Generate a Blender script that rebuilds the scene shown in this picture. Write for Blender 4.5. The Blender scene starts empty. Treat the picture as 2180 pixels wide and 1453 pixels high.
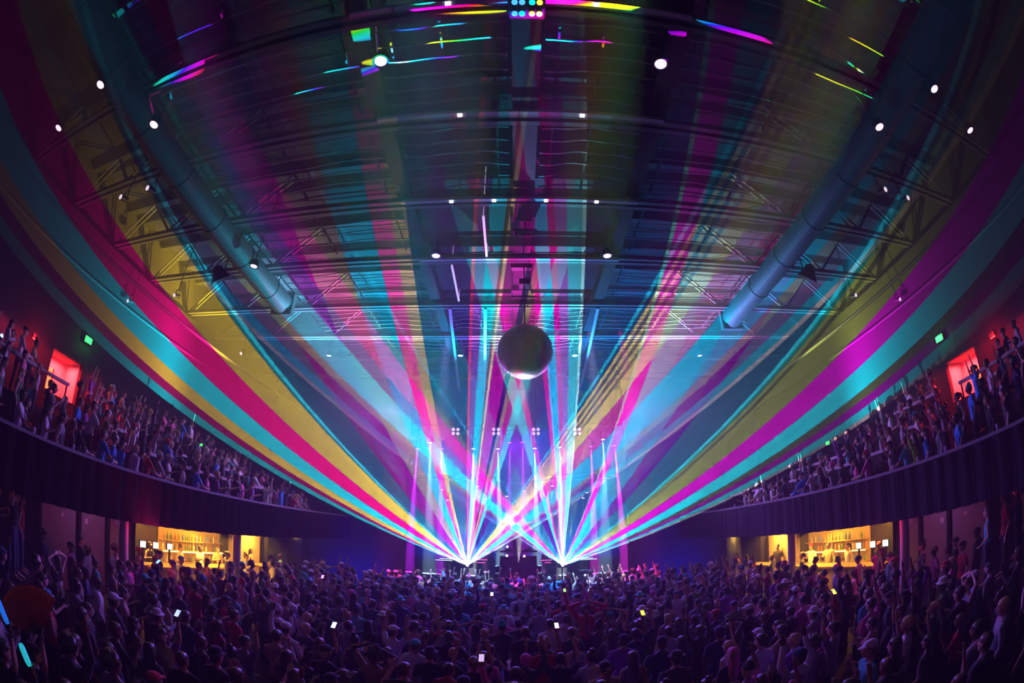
import bpy, bmesh, math, random
import numpy as np
from mathutils import Vector, Matrix, Euler

# ---------------------------------------------------------------- camera, world, exposure
SC = bpy.context.scene
COL = SC.collection
random.seed(11)
CAM_Z = 3.85
cam_data = bpy.data.cameras.new('camera')
cam = bpy.data.objects.new('camera', cam_data)
COL.objects.link(cam)
SC.camera = cam
cam.location = (0.0, 0.0, CAM_Z)
PITCH = math.radians(23.76)
YAW = math.radians(0.3)
cam.rotation_euler = (math.radians(90) + PITCH, 0.0, YAW)
cam_data.type = 'PANO'                       # the photograph was taken with a 15-16 mm full-frame fisheye
cam_data.sensor_width = 36.0
cam_data.sensor_fit = 'HORIZONTAL'
pano = cam_data if hasattr(cam_data, 'panorama_type') else cam_data.cycles
pano.panorama_type = 'FISHEYE_EQUISOLID'
pano.fisheye_lens = 953.2 / 2180 * 36.0
pano.fisheye_fov = math.radians(180)
cam_data.clip_end = 200

world = bpy.data.worlds.new('world')
SC.world = world
world.use_nodes = True
world.node_tree.nodes['Background'].inputs[0].default_value = (0, 0, 0, 1)
vs = SC.view_settings
vs.view_transform = 'Standard'
vs.look = 'None'
vs.exposure = 0.0
vs.gamma = 1.0
vs.use_curve_mapping = False
SC.cycles.volume_bounces = 0
SC.cycles.max_bounces = 3
SC.cycles.diffuse_bounces = 1
SC.cycles.glossy_bounces = 2
SC.cycles.sample_clamp_indirect = 3.0
SC.cycles.caustics_reflective = False
SC.cycles.caustics_refractive = False


def ray(px, py):
    """Direction in the hall of the photograph's pixel (equisolid fisheye), used for measuring where things stand."""
    f = 953.2
    x, y = px - 1090.0, 726.5 - py
    r = math.hypot(x, y) + 1e-9
    th = 2 * math.asin(min(1, r / (2 * f)))
    k = math.sin(th) / r
    v = Vector((x * k, math.cos(th), y * k))
    c, s = math.cos(PITCH), math.sin(PITCH)
    v = Vector((v.x, c * v.y - s * v.z, s * v.y + c * v.z))
    c, s = math.cos(YAW), math.sin(YAW)
    return Vector((c * v.x - s * v.y, s * v.x + c * v.y, v.z))


def on_y(px, py, Y):
    d = ray(px, py)
    return cam.location + d * (Y / d.y)


def on_x(px, py, X):
    d = ray(px, py)
    return cam.location + d * (X / d.x)


def on_z(px, py, Z):
    d = ray(px, py)
    return cam.location + d * ((Z - CAM_Z) / d.z)


# ---------------------------------------------------------------- the two laser projectors' light
LASER = {'L': on_y(995, 1203, 21.0), 'R': on_y(1198, 1203, 21.0)}


BACK_OF_HALL = Vector((0.0, 0.0, 3.85))      # the projectors are aimed at the middle of the hall's rear


def laser_frame(pos):
    a = (BACK_OF_HALL - pos).normalized()
    x = Vector((1, 0, 0))
    x = (x - a * x.dot(a)).normalized()
    y = a.cross(x).normalized()
    return x, y, a


def fan(pos, px, py):
    """Bearing of a scan line through a pixel: 0 = level left, 1 = level right, clockwise over the top."""
    x, y, a = laser_frame(pos)
    d = ray(px, py)
    return 1 - math.atan2(d.dot(y), d.dot(x)) / math.pi


K = (0.0, 0.0, 0.0)
# each colour of the scan, from the lowest line on the left over the top to the lowest on the right: colour, far edge
SCAN_L = [(K, 640, 1043), ((.75, .38, .16), 640, 1040), ((0, .36, .42), 640, 1033), ((.30, 0, .07), 640, 1022),
          ((.70, .44, .03), 640, 1003.5), ((0, .62, .80), 640, 977), ((.85, 0, .19), 640, 934),
          ((.60, .41, .02), 641, 925), ((.55, .38, .02), 643, 921), ((.60, .41, .02), 650, 916), ((.6, .42, .02), 653, 914), ((.62, .44, .02), 673, 900),
          ((0, .20, .20), 680, 900), ((0, .65, .85), 683, 900), ((0, .08, .12), 690, 900), ((0, .55, .75), 695, 900), ((0, .07, .12), 702, 900),
          ((0, .50, .75), 705, 900), ((0, .055, .09), 803, 977), ((.11, 0, .10), 893, 1043), ((.14, .11, .10), 926, 1059),
          ((0, .22, .40), 939.5, 1045), ((.46, 0, .17), 950.5, 1041), ((.26, .15, .06), 957, 1032), ((0, .012, .05), 994, 900),
          ((.5, .02, .08), 997, 900), ((.10, .04, .24), 1009, 860), ((0, .32, .48), 1026, 860), ((.5, .36, .2), 1028, 860),
          ((.1, .07, .04), 1031, 860), ((.5, .36, .2), 1034, 860), ((.26, 0, .14), 1061, 860), (K, 1071, 860), ((.16, .10, .03), 1078, 860),
          ((.24, 0, .08), 1091, 860), ((0, .26, .30), 1110, 860), ((.01, 0, .05), 1160, 860), ((0, .03, .10), 1232, 860), ((0, .40, .6), 1236, 860), ((0, .03, .06), 1241, 860),
          ((.55, .42, .07), 1246, 862), ((.08, .06, .015), 1251, 862), ((.55, .42, .07), 1258, 862), ((.12, .09, .02), 1262, 862), ((.62, .46, .07), 1272, 864),
          ((.18, .13, .03), 1275, 864), ((.62, .46, .07), 1300, 865), ((.55, 0, .20), 1300, 917), ((0, .36, .66), 1300, 969), ((.24, .17, .11), 1300, 981),
          ((.13, 0, .09), 1300, 1001), ((0, .22, .34), 1300, 1009), ((.40, .29, .24), 1300, 1013.5)]
SCAN_R = [(K, 757, 900), ((.20, .10, .14), 902, 1008), ((0, .10, .26), 781, 900), ((.11, 0, .06), 807, 900), ((.22, .19, .03), 827, 900),
          ((0, .66, .85), 859, 880), ((.14, .05, .34), 888, 880), ((.64, 0, .26), 925, 880), ((.11, .11, .03), 931, 880), ((.04, .05, .02), 935, 880),
          ((.11, .11, .03), 942, 880), ((.03, .05, .03), 948, 880), ((0, .05, .07), 953, 860), ((0, .22, .36), 956, 860), ((0, .05, .08), 1035, 860), ((.02, 0, .07), 1085, 860),
          ((0, .26, .30), 1107, 860), ((.30, 0, .14), 1122, 860), ((.015, .01, .05), 1162, 860), ((.42, 0, .18), 1170.5, 860), ((.1, .3, .62), 1173, 860), ((0, .30, .58), 1188, 860),
          ((.38, 0, .18), 1193, 860), ((.18, .07, .34), 1205, 860), ((.02, .33, .42), 1219, 860), ((.3, .7, .75), 1221, 860), ((.02, .3, .36), 1224, 860), ((.2, .55, .6), 1226, 860),
          ((0, .02, .07), 1243, 1087), ((.07, .32, .25), 1249, 1076), ((.44, 0, .34), 1282.5, 1023), ((0, .25, .38), 1307, 1017),
          ((0, .13, .28), 1326.6, 1036.6), ((.055, 0, .15), 1366, 1023), ((0, .09, .15), 1538, 900), ((0, .65, .85), 1547, 900), ((0, .2, .15), 1549, 906),
          ((.20, .26, .03), 1550, 912), ((.07, .1, .01), 1550, 917), ((.21, .25, .03), 1550, 964), ((.64, 0, .60), 1550, 999), ((0, .66, .85), 1550, 1025.5), ((.07, .10, .02), 1550, 1036.5),
          ((.22, 0, .26), 1550, 1045), ((0, .42, .52), 1550, 1054), ((.28, .24, .25), 1550, 1058.6)]


def node(nt, kind, **kw):
    n = nt.nodes.new(kind)
    for k, v in kw.items():
        setattr(n, k, v)
    return n


def math_node(nt, op, a, b=None, c=None):
    n = node(nt, 'ShaderNodeMath', operation=op)
    for i, v in enumerate((a, b, c)):
        if v is None:
            continue
        if isinstance(v, (int, float)):
            n.inputs[i].default_value = v
        else:
            nt.links.new(v, n.inputs[i])
    return n.outputs[0]


def laser_light(name, pos, scan, power, seed):
    li = bpy.data.lights.new(name, 'POINT')
    li.energy = power
    li.shadow_soft_size = 0.012
    li.use_nodes = True
    ob = bpy.data.objects.new(name, li)
    COL.objects.link(ob)
    ob.location = pos
    x, y, a = laser_frame(pos)
    ob.rotation_euler = Matrix((x, y, a)).transposed().to_euler()
    nt = li.node_tree
    em = nt.nodes['Emission']
    tc = node(nt, 'ShaderNodeTexCoord')
    sp = node(nt, 'ShaderNodeSeparateXYZ')
    nt.links.new(tc.outputs['Normal'], sp.inputs[0])
    X, Y, Z = sp.outputs
    u = math_node(nt, 'SUBTRACT', 1.0, math_node(nt, 'DIVIDE', math_node(nt, 'ARCTAN2', Y, X), math.pi))
    # the scanned colours, in constant steps, thirty to a ramp
    steps = [(fan(pos, px, py), c) for c, px, py in scan]
    starts = [0.0] + [s[0] for s in steps[:-1]]
    segs = [(st, c) for st, (_e, c) in zip(starts, steps)] + [(steps[-1][0], K)]
    for i in range(len(segs) - 1):
        assert segs[i + 1][0] > segs[i][0], (name, i, segs[i], segs[i + 1])
    total = None
    for k in range(0, len(segs), 29):
        part = segs[k:k + 29]
        end = segs[k + 29][0] if k + 29 < len(segs) else None
        r = node(nt, 'ShaderNodeValToRGB')
        cr = r.color_ramp
        cr.interpolation = 'CONSTANT'
        stops = ([(0.0, K)] if part[0][0] > 0 else []) + part + ([(end, K)] if end is not None else [])
        while len(cr.elements) < len(stops):
            cr.elements.new(0.5)
        for e, (p, c) in zip(cr.elements, sorted(stops, key=lambda s: s[0])):
            e.position = min(1.0, p)
            e.color = (*c, 1)
        nt.links.new(u, r.inputs[0])
        if total is None:
            total = r.outputs[0]
        else:
            ad = node(nt, 'ShaderNodeVectorMath', operation='ADD')
            nt.links.new(total, ad.inputs[0])
            nt.links.new(r.outputs[0], ad.inputs[1])
            total = ad.outputs[0]
    # forward half only
    ang = math_node(nt, 'DIVIDE', math_node(nt, 'ARCCOSINE', math_node(nt, 'MINIMUM', Z, 1.0)), math.radians(65))
    side = math_node(nt, 'POWER', math_node(nt, 'ABSOLUTE', math_node(nt, 'SUBTRACT', math_node(nt, 'MULTIPLY', u, 2.0), 1.0)), 2.0)
    fall = math_node(nt, 'ADD', math_node(nt, 'MULTIPLY', side, 9.5), 3.9)
    wide = math_node(nt, 'MAXIMUM', math_node(nt, 'MINIMUM', math_node(nt, 'POWER', math_node(nt, 'MAXIMUM', ang, 0.0), fall), 1.0), 0.01)
    edge = node(nt, 'ShaderNodeMapRange', interpolation_type='SMOOTHSTEP')
    edge.inputs['From Min'].default_value = 0.32
    edge.inputs['From Max'].default_value = 0.47
    nt.links.new(Z, edge.inputs['Value'])
    fw = math_node(nt, 'MULTIPLY', wide, edge.outputs[0])     # thrown wide, weak straight ahead
    sc = node(nt, 'ShaderNodeVectorMath', operation='SCALE')
    nt.links.new(total, sc.inputs[0])
    nt.links.new(fw, sc.inputs['Scale'])
    # a second scan of short bright rainbow dashes that lands on the ceiling slats nearest the back of the hall
    ty = math_node(nt, 'DIVIDE', Y, math_node(nt, 'MAXIMUM', Z, 0.05))
    tx = math_node(nt, 'DIVIDE', X, math_node(nt, 'MAXIMUM', Z, 0.05))
    band = math_node(nt, 'MULTIPLY', math_node(nt, 'GREATER_THAN', ty, 0.372), math_node(nt, 'LESS_THAN', ty, 0.455))
    band = math_node(nt, 'MULTIPLY', band, math_node(nt, 'LESS_THAN', math_node(nt, 'ABSOLUTE', tx), 0.44))
    cx = node(nt, 'ShaderNodeCombineXYZ')
    nt.links.new(math_node(nt, 'MULTIPLY', tx, 7.0), cx.inputs[0])
    nt.links.new(math_node(nt, 'MULTIPLY', ty, 95.0), cx.inputs[1])
    cx.inputs[2].default_value = seed
    nz = node(nt, 'ShaderNodeTexNoise')
    nz.inputs['Scale'].default_value = 1.0
    nz.inputs['Detail'].default_value = 0.0
    nt.links.new(cx.outputs[0], nz.inputs['Vector'])
    dash = math_node(nt, 'GREATER_THAN', nz.outputs['Fac'], 0.70)
    hue = math_node(nt, 'FRACT', math_node(nt, 'ADD', math_node(nt, 'MULTIPLY', tx, 5.0), math_node(nt, 'MULTIPLY', ty, 40.0)))
    hc = node(nt, 'ShaderNodeCombineColor', mode='HSV')
    nt.links.new(hue, hc.inputs[0])
    hc.inputs[1].default_value = 1.0
    hc.inputs[2].default_value = 1.0
    s2 = node(nt, 'ShaderNodeVectorMath', operation='SCALE')
    nt.links.new(hc.outputs[0], s2.inputs[0])
    nt.links.new(math_node(nt, 'MULTIPLY', math_node(nt, 'MULTIPLY', band, dash), DASH), s2.inputs['Scale'])
    ad = node(nt, 'ShaderNodeVectorMath', operation='ADD')
    nt.links.new(sc.outputs[0], ad.inputs[0])
    nt.links.new(s2.outputs[0], ad.inputs[1])
    nt.links.new(ad.outputs[0], em.inputs['Color'])
    return ob


DASH = .95
laser_light('laser_light', LASER['L'], SCAN_L, 720000, 3.7)
laser_light('laser_light', LASER['R'], SCAN_R, 720000, 9.1)


def spot(pos, target, color, power, deg, blend=0.15, size=0.04):
    li = bpy.data.lights.new('spot_light', 'SPOT')
    li.energy = power
    li.color = color
    li.spot_size = math.radians(deg)
    li.spot_blend = blend
    li.shadow_soft_size = size
    ob = bpy.data.objects.new('spot_light', li)
    COL.objects.link(ob)
    ob.location = pos
    ob.rotation_euler = (Vector(target) - Vector(pos)).to_track_quat('-Z', 'Y').to_euler()
    return ob


def area(pos, target, color, power, sx, sy, spread=160):
    li = bpy.data.lights.new('area_light', 'AREA')
    li.shape = 'RECTANGLE'
    li.size, li.size_y = sx, sy
    li.energy = power
    li.color = color
    li.spread = math.radians(spread)
    ob = bpy.data.objects.new('area_light', li)
    COL.objects.link(ob)
    ob.location = pos
    ob.rotation_euler = (Vector(target) - Vector(pos)).to_track_quat('-Z', 'Y').to_euler()
    return ob


def glow(pos, color, power, size=0.1):
    li = bpy.data.lights.new('lamp_light', 'POINT')
    li.energy = power
    li.color = color
    li.shadow_soft_size = size
    ob = bpy.data.objects.new('lamp_light', li)
    COL.objects.link(ob)
    ob.location = pos
    return ob


# stage wash over the crowd, from the lighting truss
area((-5.0, 23.4, 8.6), (-4.5, 8, 1.2), (.42, .06, 1.0), 260, 3.0, 0.4, 80)
area((5.4, 23.4, 8.6), (4.8, 8, 1.2), (.46, .06, 1.0), 260, 3.0, 0.4, 80)
area((0.2, 23.4, 8.8), (0, 12, 1.2), (.03, .06, 1.0), 560, 3.0, 0.4, 80)

# ---------------------------------------------------------------- materials
MATS = {}


def mat(name, color, rough=0.7, metal=0.0, emit=None, strength=0.0, noise=None, spec=0.3, sheen=0.0):
    if name in MATS:
        return MATS[name]
    m = bpy.data.materials.new(name)
    m.use_nodes = True
    nt = m.node_tree
    b = nt.nodes['Principled BSDF']
    b.inputs['Base Color'].default_value = (*color, 1)
    b.inputs['Roughness'].default_value = rough
    b.inputs['Metallic'].default_value = metal
    b.inputs['Specular IOR Level'].default_value = spec
    b.inputs['Sheen Weight'].default_value = sheen
    if emit is not None:
        b.inputs['Emission Color'].default_value = (*emit, 1)
        b.inputs['Emission Strength'].default_value = strength
    if noise:
        scale, amount = noise
        n = node(nt, 'ShaderNodeTexNoise')
        n.inputs['Scale'].default_value = scale
        n.inputs['Detail'].default_value = 3
        tc = node(nt, 'ShaderNodeTexCoord')
        nt.links.new(tc.outputs['Object'], n.inputs['Vector'])
        mx = node(nt, 'ShaderNodeMix', data_type='RGBA')
        mx.inputs[6].default_value = (*[c * (1 - amount) for c in color], 1)
        mx.inputs[7].default_value = (*[min(1, c * (1 + amount)) for c in color], 1)
        nt.links.new(n.outputs['Fac'], mx.inputs[0])
        nt.links.new(mx.outputs[2], b.inputs['Base Color'])
    MATS[name] = m
    return m


M_BLACK = mat('black_metal', (.012, .012, .013), .45, .3)
M_DARK = mat('dark_paint', (.012, .012, .014), .75, noise=(6, .3))
M_ROOF = mat('roof_deck', (.006, .006, .007), .85, noise=(2, .3))
M_STEEL = mat('steel', (.018, .018, .02), .6, .0, noise=(8, .15))
M_DUCT = mat('galvanised_duct', (.025, .025, .028), .6, .0, noise=(3, .25))
M_FLOOR = mat('dark_floor', (.02, .02, .022), .6, noise=(5, .4))
M_WALL = mat('black_wall', (.008, .007, .008), .85, noise=(4, .35))
M_SIDE = mat('side_wall', (.006, .004, .005), .85, noise=(3, .3))
M_PANEL = mat('grey_wall_panel', (.36, .33, .36), .7, noise=(5, .15))
M_DRAPE = mat('black_drape', (.04, .034, .048), .95, noise=(9, .25), spec=.1)
M_BACKDROP = mat('stage_backdrop', (.03, .03, .05), .95, noise=(3, .2), spec=.1)
M_STAGE = mat('stage_floor', (.004, .004, .0045), .8)
M_RAIL = mat('pale_rail', (.55, .52, .58), .45, noise=(10, .1))
M_SLAT = mat('ceiling_slat', (.06, .06, .066), .5, noise=(7, .2))
M_TAN = mat('tan_plaster', (.55, .42, .26), .8, noise=(6, .15))
M_WOOD = mat('bar_wood', (.30, .17, .07), .5, noise=(14, .3))
M_BRASS = mat('brass_shelf', (.70, .46, .14), .35, .5, noise=(12, .15))


# ---------------------------------------------------------------- mesh helpers
def add_box(bm, lo, hi, rot=None, at=None):
    r = bmesh.ops.create_cube(bm, size=1.0)
    c = [(lo[i] + hi[i]) / 2 for i in range(3)]
    s = [hi[i] - lo[i] for i in range(3)]
    for v in r['verts']:
        p = Vector((v.co[0] * s[0] + c[0], v.co[1] * s[1] + c[1], v.co[2] * s[2] + c[2]))
        if rot is not None:
            p = rot @ p
        if at is not None:
            p = p + Vector(at)
        v.co = p
    return r['verts']


def add_cyl(bm, a, b, r1, r2=None, seg=12, caps=True):
    a, b = Vector(a), Vector(b)
    r2 = r1 if r2 is None else r2
    q = (b - a).to_track_quat('Z', 'Y')
    rings = []
    for c, r in ((a, r1), (b, r2)):
        rings.append([bm.verts.new(c + q @ Vector((r * math.cos(t), r * math.sin(t), 0))) for t in [2 * math.pi * k / seg for k in range(seg)]])
    for k in range(seg):
        bm.faces.new((rings[0][k], rings[0][(k + 1) % seg], rings[1][(k + 1) % seg], rings[1][k]))
    if caps:
        bm.faces.new(list(reversed(rings[0])))
        bm.faces.new(rings[1])


def add_bar(bm, a, b, w, h):
    """A rectangular bar from a to b."""
    a, b = Vector(a), Vector(b)
    q = (b - a).to_track_quat('Y', 'Z')
    L = (b - a).length
    add_box(bm, (-w / 2, 0, -h / 2), (w / 2, L, h / 2), q.to_matrix(), a)


def add_ball(bm, c, r, seg=16, rings=10, scale=(1, 1, 1)):
    res = bmesh.ops.create_uvsphere(bm, u_segments=seg, v_segments=rings, radius=r)
    for v in res['verts']:
        v.co = Vector((v.co.x * scale[0], v.co.y * scale[1], v.co.z * scale[2])) + Vector(c)


def lathe(bm, prof, seg=16, at=(0, 0, 0)):
    rows = []
    for r, z in prof:
        rows.append([bm.verts.new(Vector(at) + Vector((max(r, 1e-4) * math.cos(2 * math.pi * k / seg), max(r, 1e-4) * math.sin(2 * math.pi * k / seg), z))) for k in range(seg)])
    for i in range(len(rows) - 1):
        for k in range(seg):
            bm.faces.new((rows[i][k], rows[i][(k + 1) % seg], rows[i + 1][(k + 1) % seg], rows[i + 1][k]))
    bm.faces.new(list(reversed(rows[0])))
    bm.faces.new(rows[-1])


def mesh_of(name, bm, m, smooth=False, bevel=0.0):
    if bevel:
        bmesh.ops.bevel(bm, geom=bm.edges[:], offset=bevel, segments=1, affect='EDGES', clamp_overlap=True)
    me = bpy.data.meshes.new(name)
    bm.to_mesh(me)
    bm.free()
    if m is not None:
        me.materials.append(m)
    if smooth:
        me.polygons.foreach_set('use_smooth', [True] * len(me.polygons))
    return me


def obj(name, bm, m, parent=None, smooth=False, bevel=0.0, loc=None):
    o = bpy.data.objects.new(name, mesh_of(name, bm, m, smooth, bevel) if isinstance(bm, bmesh.types.BMesh) else bm)
    COL.objects.link(o)
    if parent is not None:
        o.parent = parent
    if loc is not None:
        o.location = loc
    return o


def tag(o, label, category, group=None, kind=None):
    if label:
        o['label'] = label
    if category:
        o['category'] = category
    if group:
        o['group'] = group
    if kind:
        o['kind'] = kind
    return o


def thing(name, label, category, loc=(0, 0, 0), rotz=0.0, group=None):
    o = bpy.data.objects.new(name, None)
    COL.objects.link(o)
    o.empty_display_size = 0.2
    o.location = loc
    o.rotation_euler = (0, 0, rotz)
    return tag(o, label, category, group)


def copy_tree(o, parent=None):
    c = o.copy()
    COL.objects.link(c)
    c.parent = parent
    for ch in list(o.children):
        copy_tree(ch, c)
    return c


def struct(name, boxes, m, label=None):
    bm = bmesh.new()
    for lo, hi in boxes:
        add_box(bm, lo, hi)
    return tag(obj(name, bm, m), label, None, None, 'structure')


SIDES = ((-1, 'left'), (1, 'right'))


def mir(s, lo, hi):
    """A box given for the right-hand side, put on side s."""
    return ((s * hi[0], lo[1], lo[2]), (s * lo[0], hi[1], hi[2])) if s < 0 else (lo, hi)


# ---------------------------------------------------------------- the hall
Y0, Y1 = -4.0, 29.5
XW, XF, XB = 14.5, 9.0, 11.3        # outer wall, balcony front, wall under the balcony
PROS = 23.5                          # plane of the stage opening
struct('floor', [((-XW, Y0, -.2), (XW, Y1, 0.0))], M_FLOOR, 'dark dance floor')
struct('ceiling', [((-XW, Y0, 13.0), (XW, Y1, 13.2))], M_ROOF, 'dark roof deck')
struct('wall_back', [((-XW, 29.0, 0.0), (XW, 29.3, 13.0))], M_BACKDROP, 'stage backdrop wall')
struct('wall_behind', [((-XW, Y0 - .2, 0.0), (XW, Y0, 13.0))], M_WALL)
struct('floor_stage', [((-6.6, 20.0, 0.0), (6.9, 29.0, .95))], M_STAGE, 'raised stage')
struct('wall_stage_left', [((-XW, PROS, 0.0), (-5.75, PROS + .3, 13.0))], M_BACKDROP, 'plain wall beside the stage')
struct('wall_stage_right', [((6.0, PROS, 0.0), (XW, PROS + .3, 13.0))], M_BACKDROP, 'plain wall beside the stage')
TIER = [(9.0, 10.15, 2.9), (10.15, 11.25, 3.5), (11.25, 12.35, 4.05), (12.35, 14.5, 4.7)]
DOOR_Y, DOOR_Z = (7.2, 8.75), (5.45, 6.85)
for s, side in SIDES:
    # outer wall with the opening of the red-lit doorway
    struct('wall_' + side, [mir(s, (XW, Y0, 0), (XW + .25, DOOR_Y[0], 13)), mir(s, (XW, DOOR_Y[1], 0), (XW + .25, Y1, 13)),
                            mir(s, (XW, DOOR_Y[0], DOOR_Z[1]), (XW + .25, DOOR_Y[1], 13)), mir(s, (XW, DOOR_Y[0], 0), (XW + .25, DOOR_Y[1], DOOR_Z[0]))], M_SIDE)
    struct('door_1' if s < 0 else 'door_2', [mir(s, (XW + 1.4, DOOR_Y[0], DOOR_Z[0]), (XW + 1.5, DOOR_Y[1], DOOR_Z[1])), mir(s, (XW + .25, DOOR_Y[0] - .1, DOOR_Z[0]), (XW + 1.5, DOOR_Y[0], DOOR_Z[1])),
                     mir(s, (XW + .25, DOOR_Y[1], DOOR_Z[0]), (XW + 1.5, DOOR_Y[1] + .1, DOOR_Z[1])), mir(s, (XW + .25, DOOR_Y[0], DOOR_Z[1]), (XW + 1.5, DOOR_Y[1], DOOR_Z[1] + .1)),
                     mir(s, (XW, DOOR_Y[0], DOOR_Z[0] - .1), (XW + 1.5, DOOR_Y[1], DOOR_Z[0]))], mat('doorway_paint', (.55, .5, .48), .8), 'red-lit doorway at the back of the balcony')
    # balcony: stepped slab
    struct('floor_balcony_' + side, [mir(s, (a, -3.5, 2.68 if i == 0 else z - .55), (b, PROS, z)) for i, (a, b, z) in enumerate(TIER)] + [mir(s, (10.15, -3.5, 2.68), (14.5, PROS, 2.95))], M_DARK)
    # wall under the balcony: pale panels, then the bar recess, then dim panels up to the stage
    struct('wall_under_balcony_' + side, [mir(s, (XB, Y0, 0), (XB + .2, 5.9, 2.68)), mir(s, (XB, 9.55, 0), (XB + .2, 9.95, 2.68)), mir(s, (XB + 1.0, 9.7, 0), (XB + 1.2, 16.9, 2.68)), mir(s, (XB, 9.75, 0), (XB + 1.2, 9.95, 2.68)),
                                         mir(s, (XB, 18.75, 0), (XB + .2, 20.6, 2.68)), mir(s, (XB, 22.2, 0), (XB + .2, PROS, 2.68))], M_WALL)
    bm = bmesh.new()
    for a, b in ((5.95, 7.35), (7.5, 8.55), (8.7, 9.5)):
        add_box(bm, *mir(s, (XB, a, 0.05), (XB + .12, b, 2.66)))
    tag(obj('wall_panel_' + side, bm, M_PANEL), 'pale wall panels under the balcony', None, None, 'structure')
    bm = bmesh.new()
    for a in (5.9, 7.43, 8.63):
        add_box(bm, *mir(s, (XB - .05, a, 0), (XB + .05, a + .12, 2.68)))
    tag(obj('trim_1' if s < 0 else 'trim_2', bm, M_BLACK), 'dark mullions between the wall panels', None, None, 'structure')
    struct('wall_tan_' + side, [mir(s, (XB + .5, 16.4, 0), (XB + .7, 18.8, 2.68)), mir(s, (XB + .05, 20.6, 0), (XB + .2, 22.2, 2.68))], M_TAN, 'tan plaster wall lit from above')
    # pillars under the balcony front
    for k, y in enumerate((7.65, 13.1)):
        bm = bmesh.new()
        add_cyl(bm, (s * 9.2, y, 0), (s * 9.2, y, 2.68), .14, seg=20)
        add_cyl(bm, (s * 9.2, y, 0), (s * 9.2, y, .12), .2, seg=20)
        tag(obj('pillar', bm, mat('pillar_paint', (.5, .45, .48), .6), smooth=False), 'slim pillar holding the balcony front', None, None, 'structure')
    # raised step along the side at the back of the floor
    struct('floor_step_' + side, [mir(s, (8.3, -3.5, 0), (XB, 5.0, .9))], M_FLOOR, 'low platform along the side wall')

# haze that fills the hall: a thin even scattering medium
nt = world.node_tree
vsn = node(nt, 'ShaderNodeVolumeScatter')
vsn.inputs['Density'].default_value = 0.012
vsn.inputs['Anisotropy'].default_value = 0.0
nt.links.new(vsn.outputs[0], nt.nodes['World Output'].inputs['Volume'])

# ---------------------------------------------------------------- ceiling: trusses, slats, ducts, lamps
TRUSS_Y = (3.05, 5.65, 8.27, 10.83, 13.7, 16.3, 18.9, 21.5)
ORD = ('nearest the back of the hall', 'second from the back of the hall', 'third from the back of the hall', 'fourth from the back, in front of the mirror ball',
       'fifth from the back, behind the mirror ball', 'third from the stage', 'second from the stage', 'closest to the stage')
for y, o_ in zip(TRUSS_Y, ORD):
    t = thing('roof_truss', 'pale roof truss across the hall, ' + o_, 'truss', (0, y, 11.2), 0, 'roof trusses across the hall')
    bm = bmesh.new()
    add_box(bm, (-14.4, -.16, 0), (14.4, -.05, .12))
    add_box(bm, (-14.4, .05, 0), (14.4, .16, .12))
    add_box(bm, (-14.4, -.16, .12), (14.4, .16, .14))
    obj('bottom_chord', bm, mat('chord_paint', (.05, .05, .055), .6), t)
    bm = bmesh.new()
    add_box(bm, (-14.4, -.12, 1.55), (14.4, .12, 1.7))
    obj('top_chord', bm, M_STEEL, t)
    n = 18
    for k in range(n):
        xa = -14.2 + 28.4 * k / n
        xb = -14.2 + 28.4 * (k + 1) / n
        if abs(xa) < 7 and abs(xb) < 7:
            continue
        bm = bmesh.new()
        s = 1 if k % 2 else -1
        p, q = ((xa, 0, .13), (xb, 0, 1.56)) if k % 2 == 0 else ((xa, 0, 1.56), (xb, 0, .13))
        for dy in (-.09, .09):
            add_bar(bm, (p[0], dy, p[2]), (q[0], dy, q[2]), .05, .05)
        obj('web', bm, M_STEEL, t)

# long box beams and the centre spine
for x, w, n_ in ((-2.72, .36, 'ceiling_beam_left'), (2.95, .36, 'ceiling_beam_right')):
    struct(n_, [((x - w / 2, Y0, 11.36), (x + w / 2, PROS, 11.8))], M_DARK, 'long dark box beam under the roof')
struct('ceiling_beam_middle', [((-.02, Y0, 11.34), (.5, 9.2, 11.95))], mat('spine_paint', (.03, .03, .034), .7, noise=(3, .2)), 'long box beam above the middle of the hall')

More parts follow.
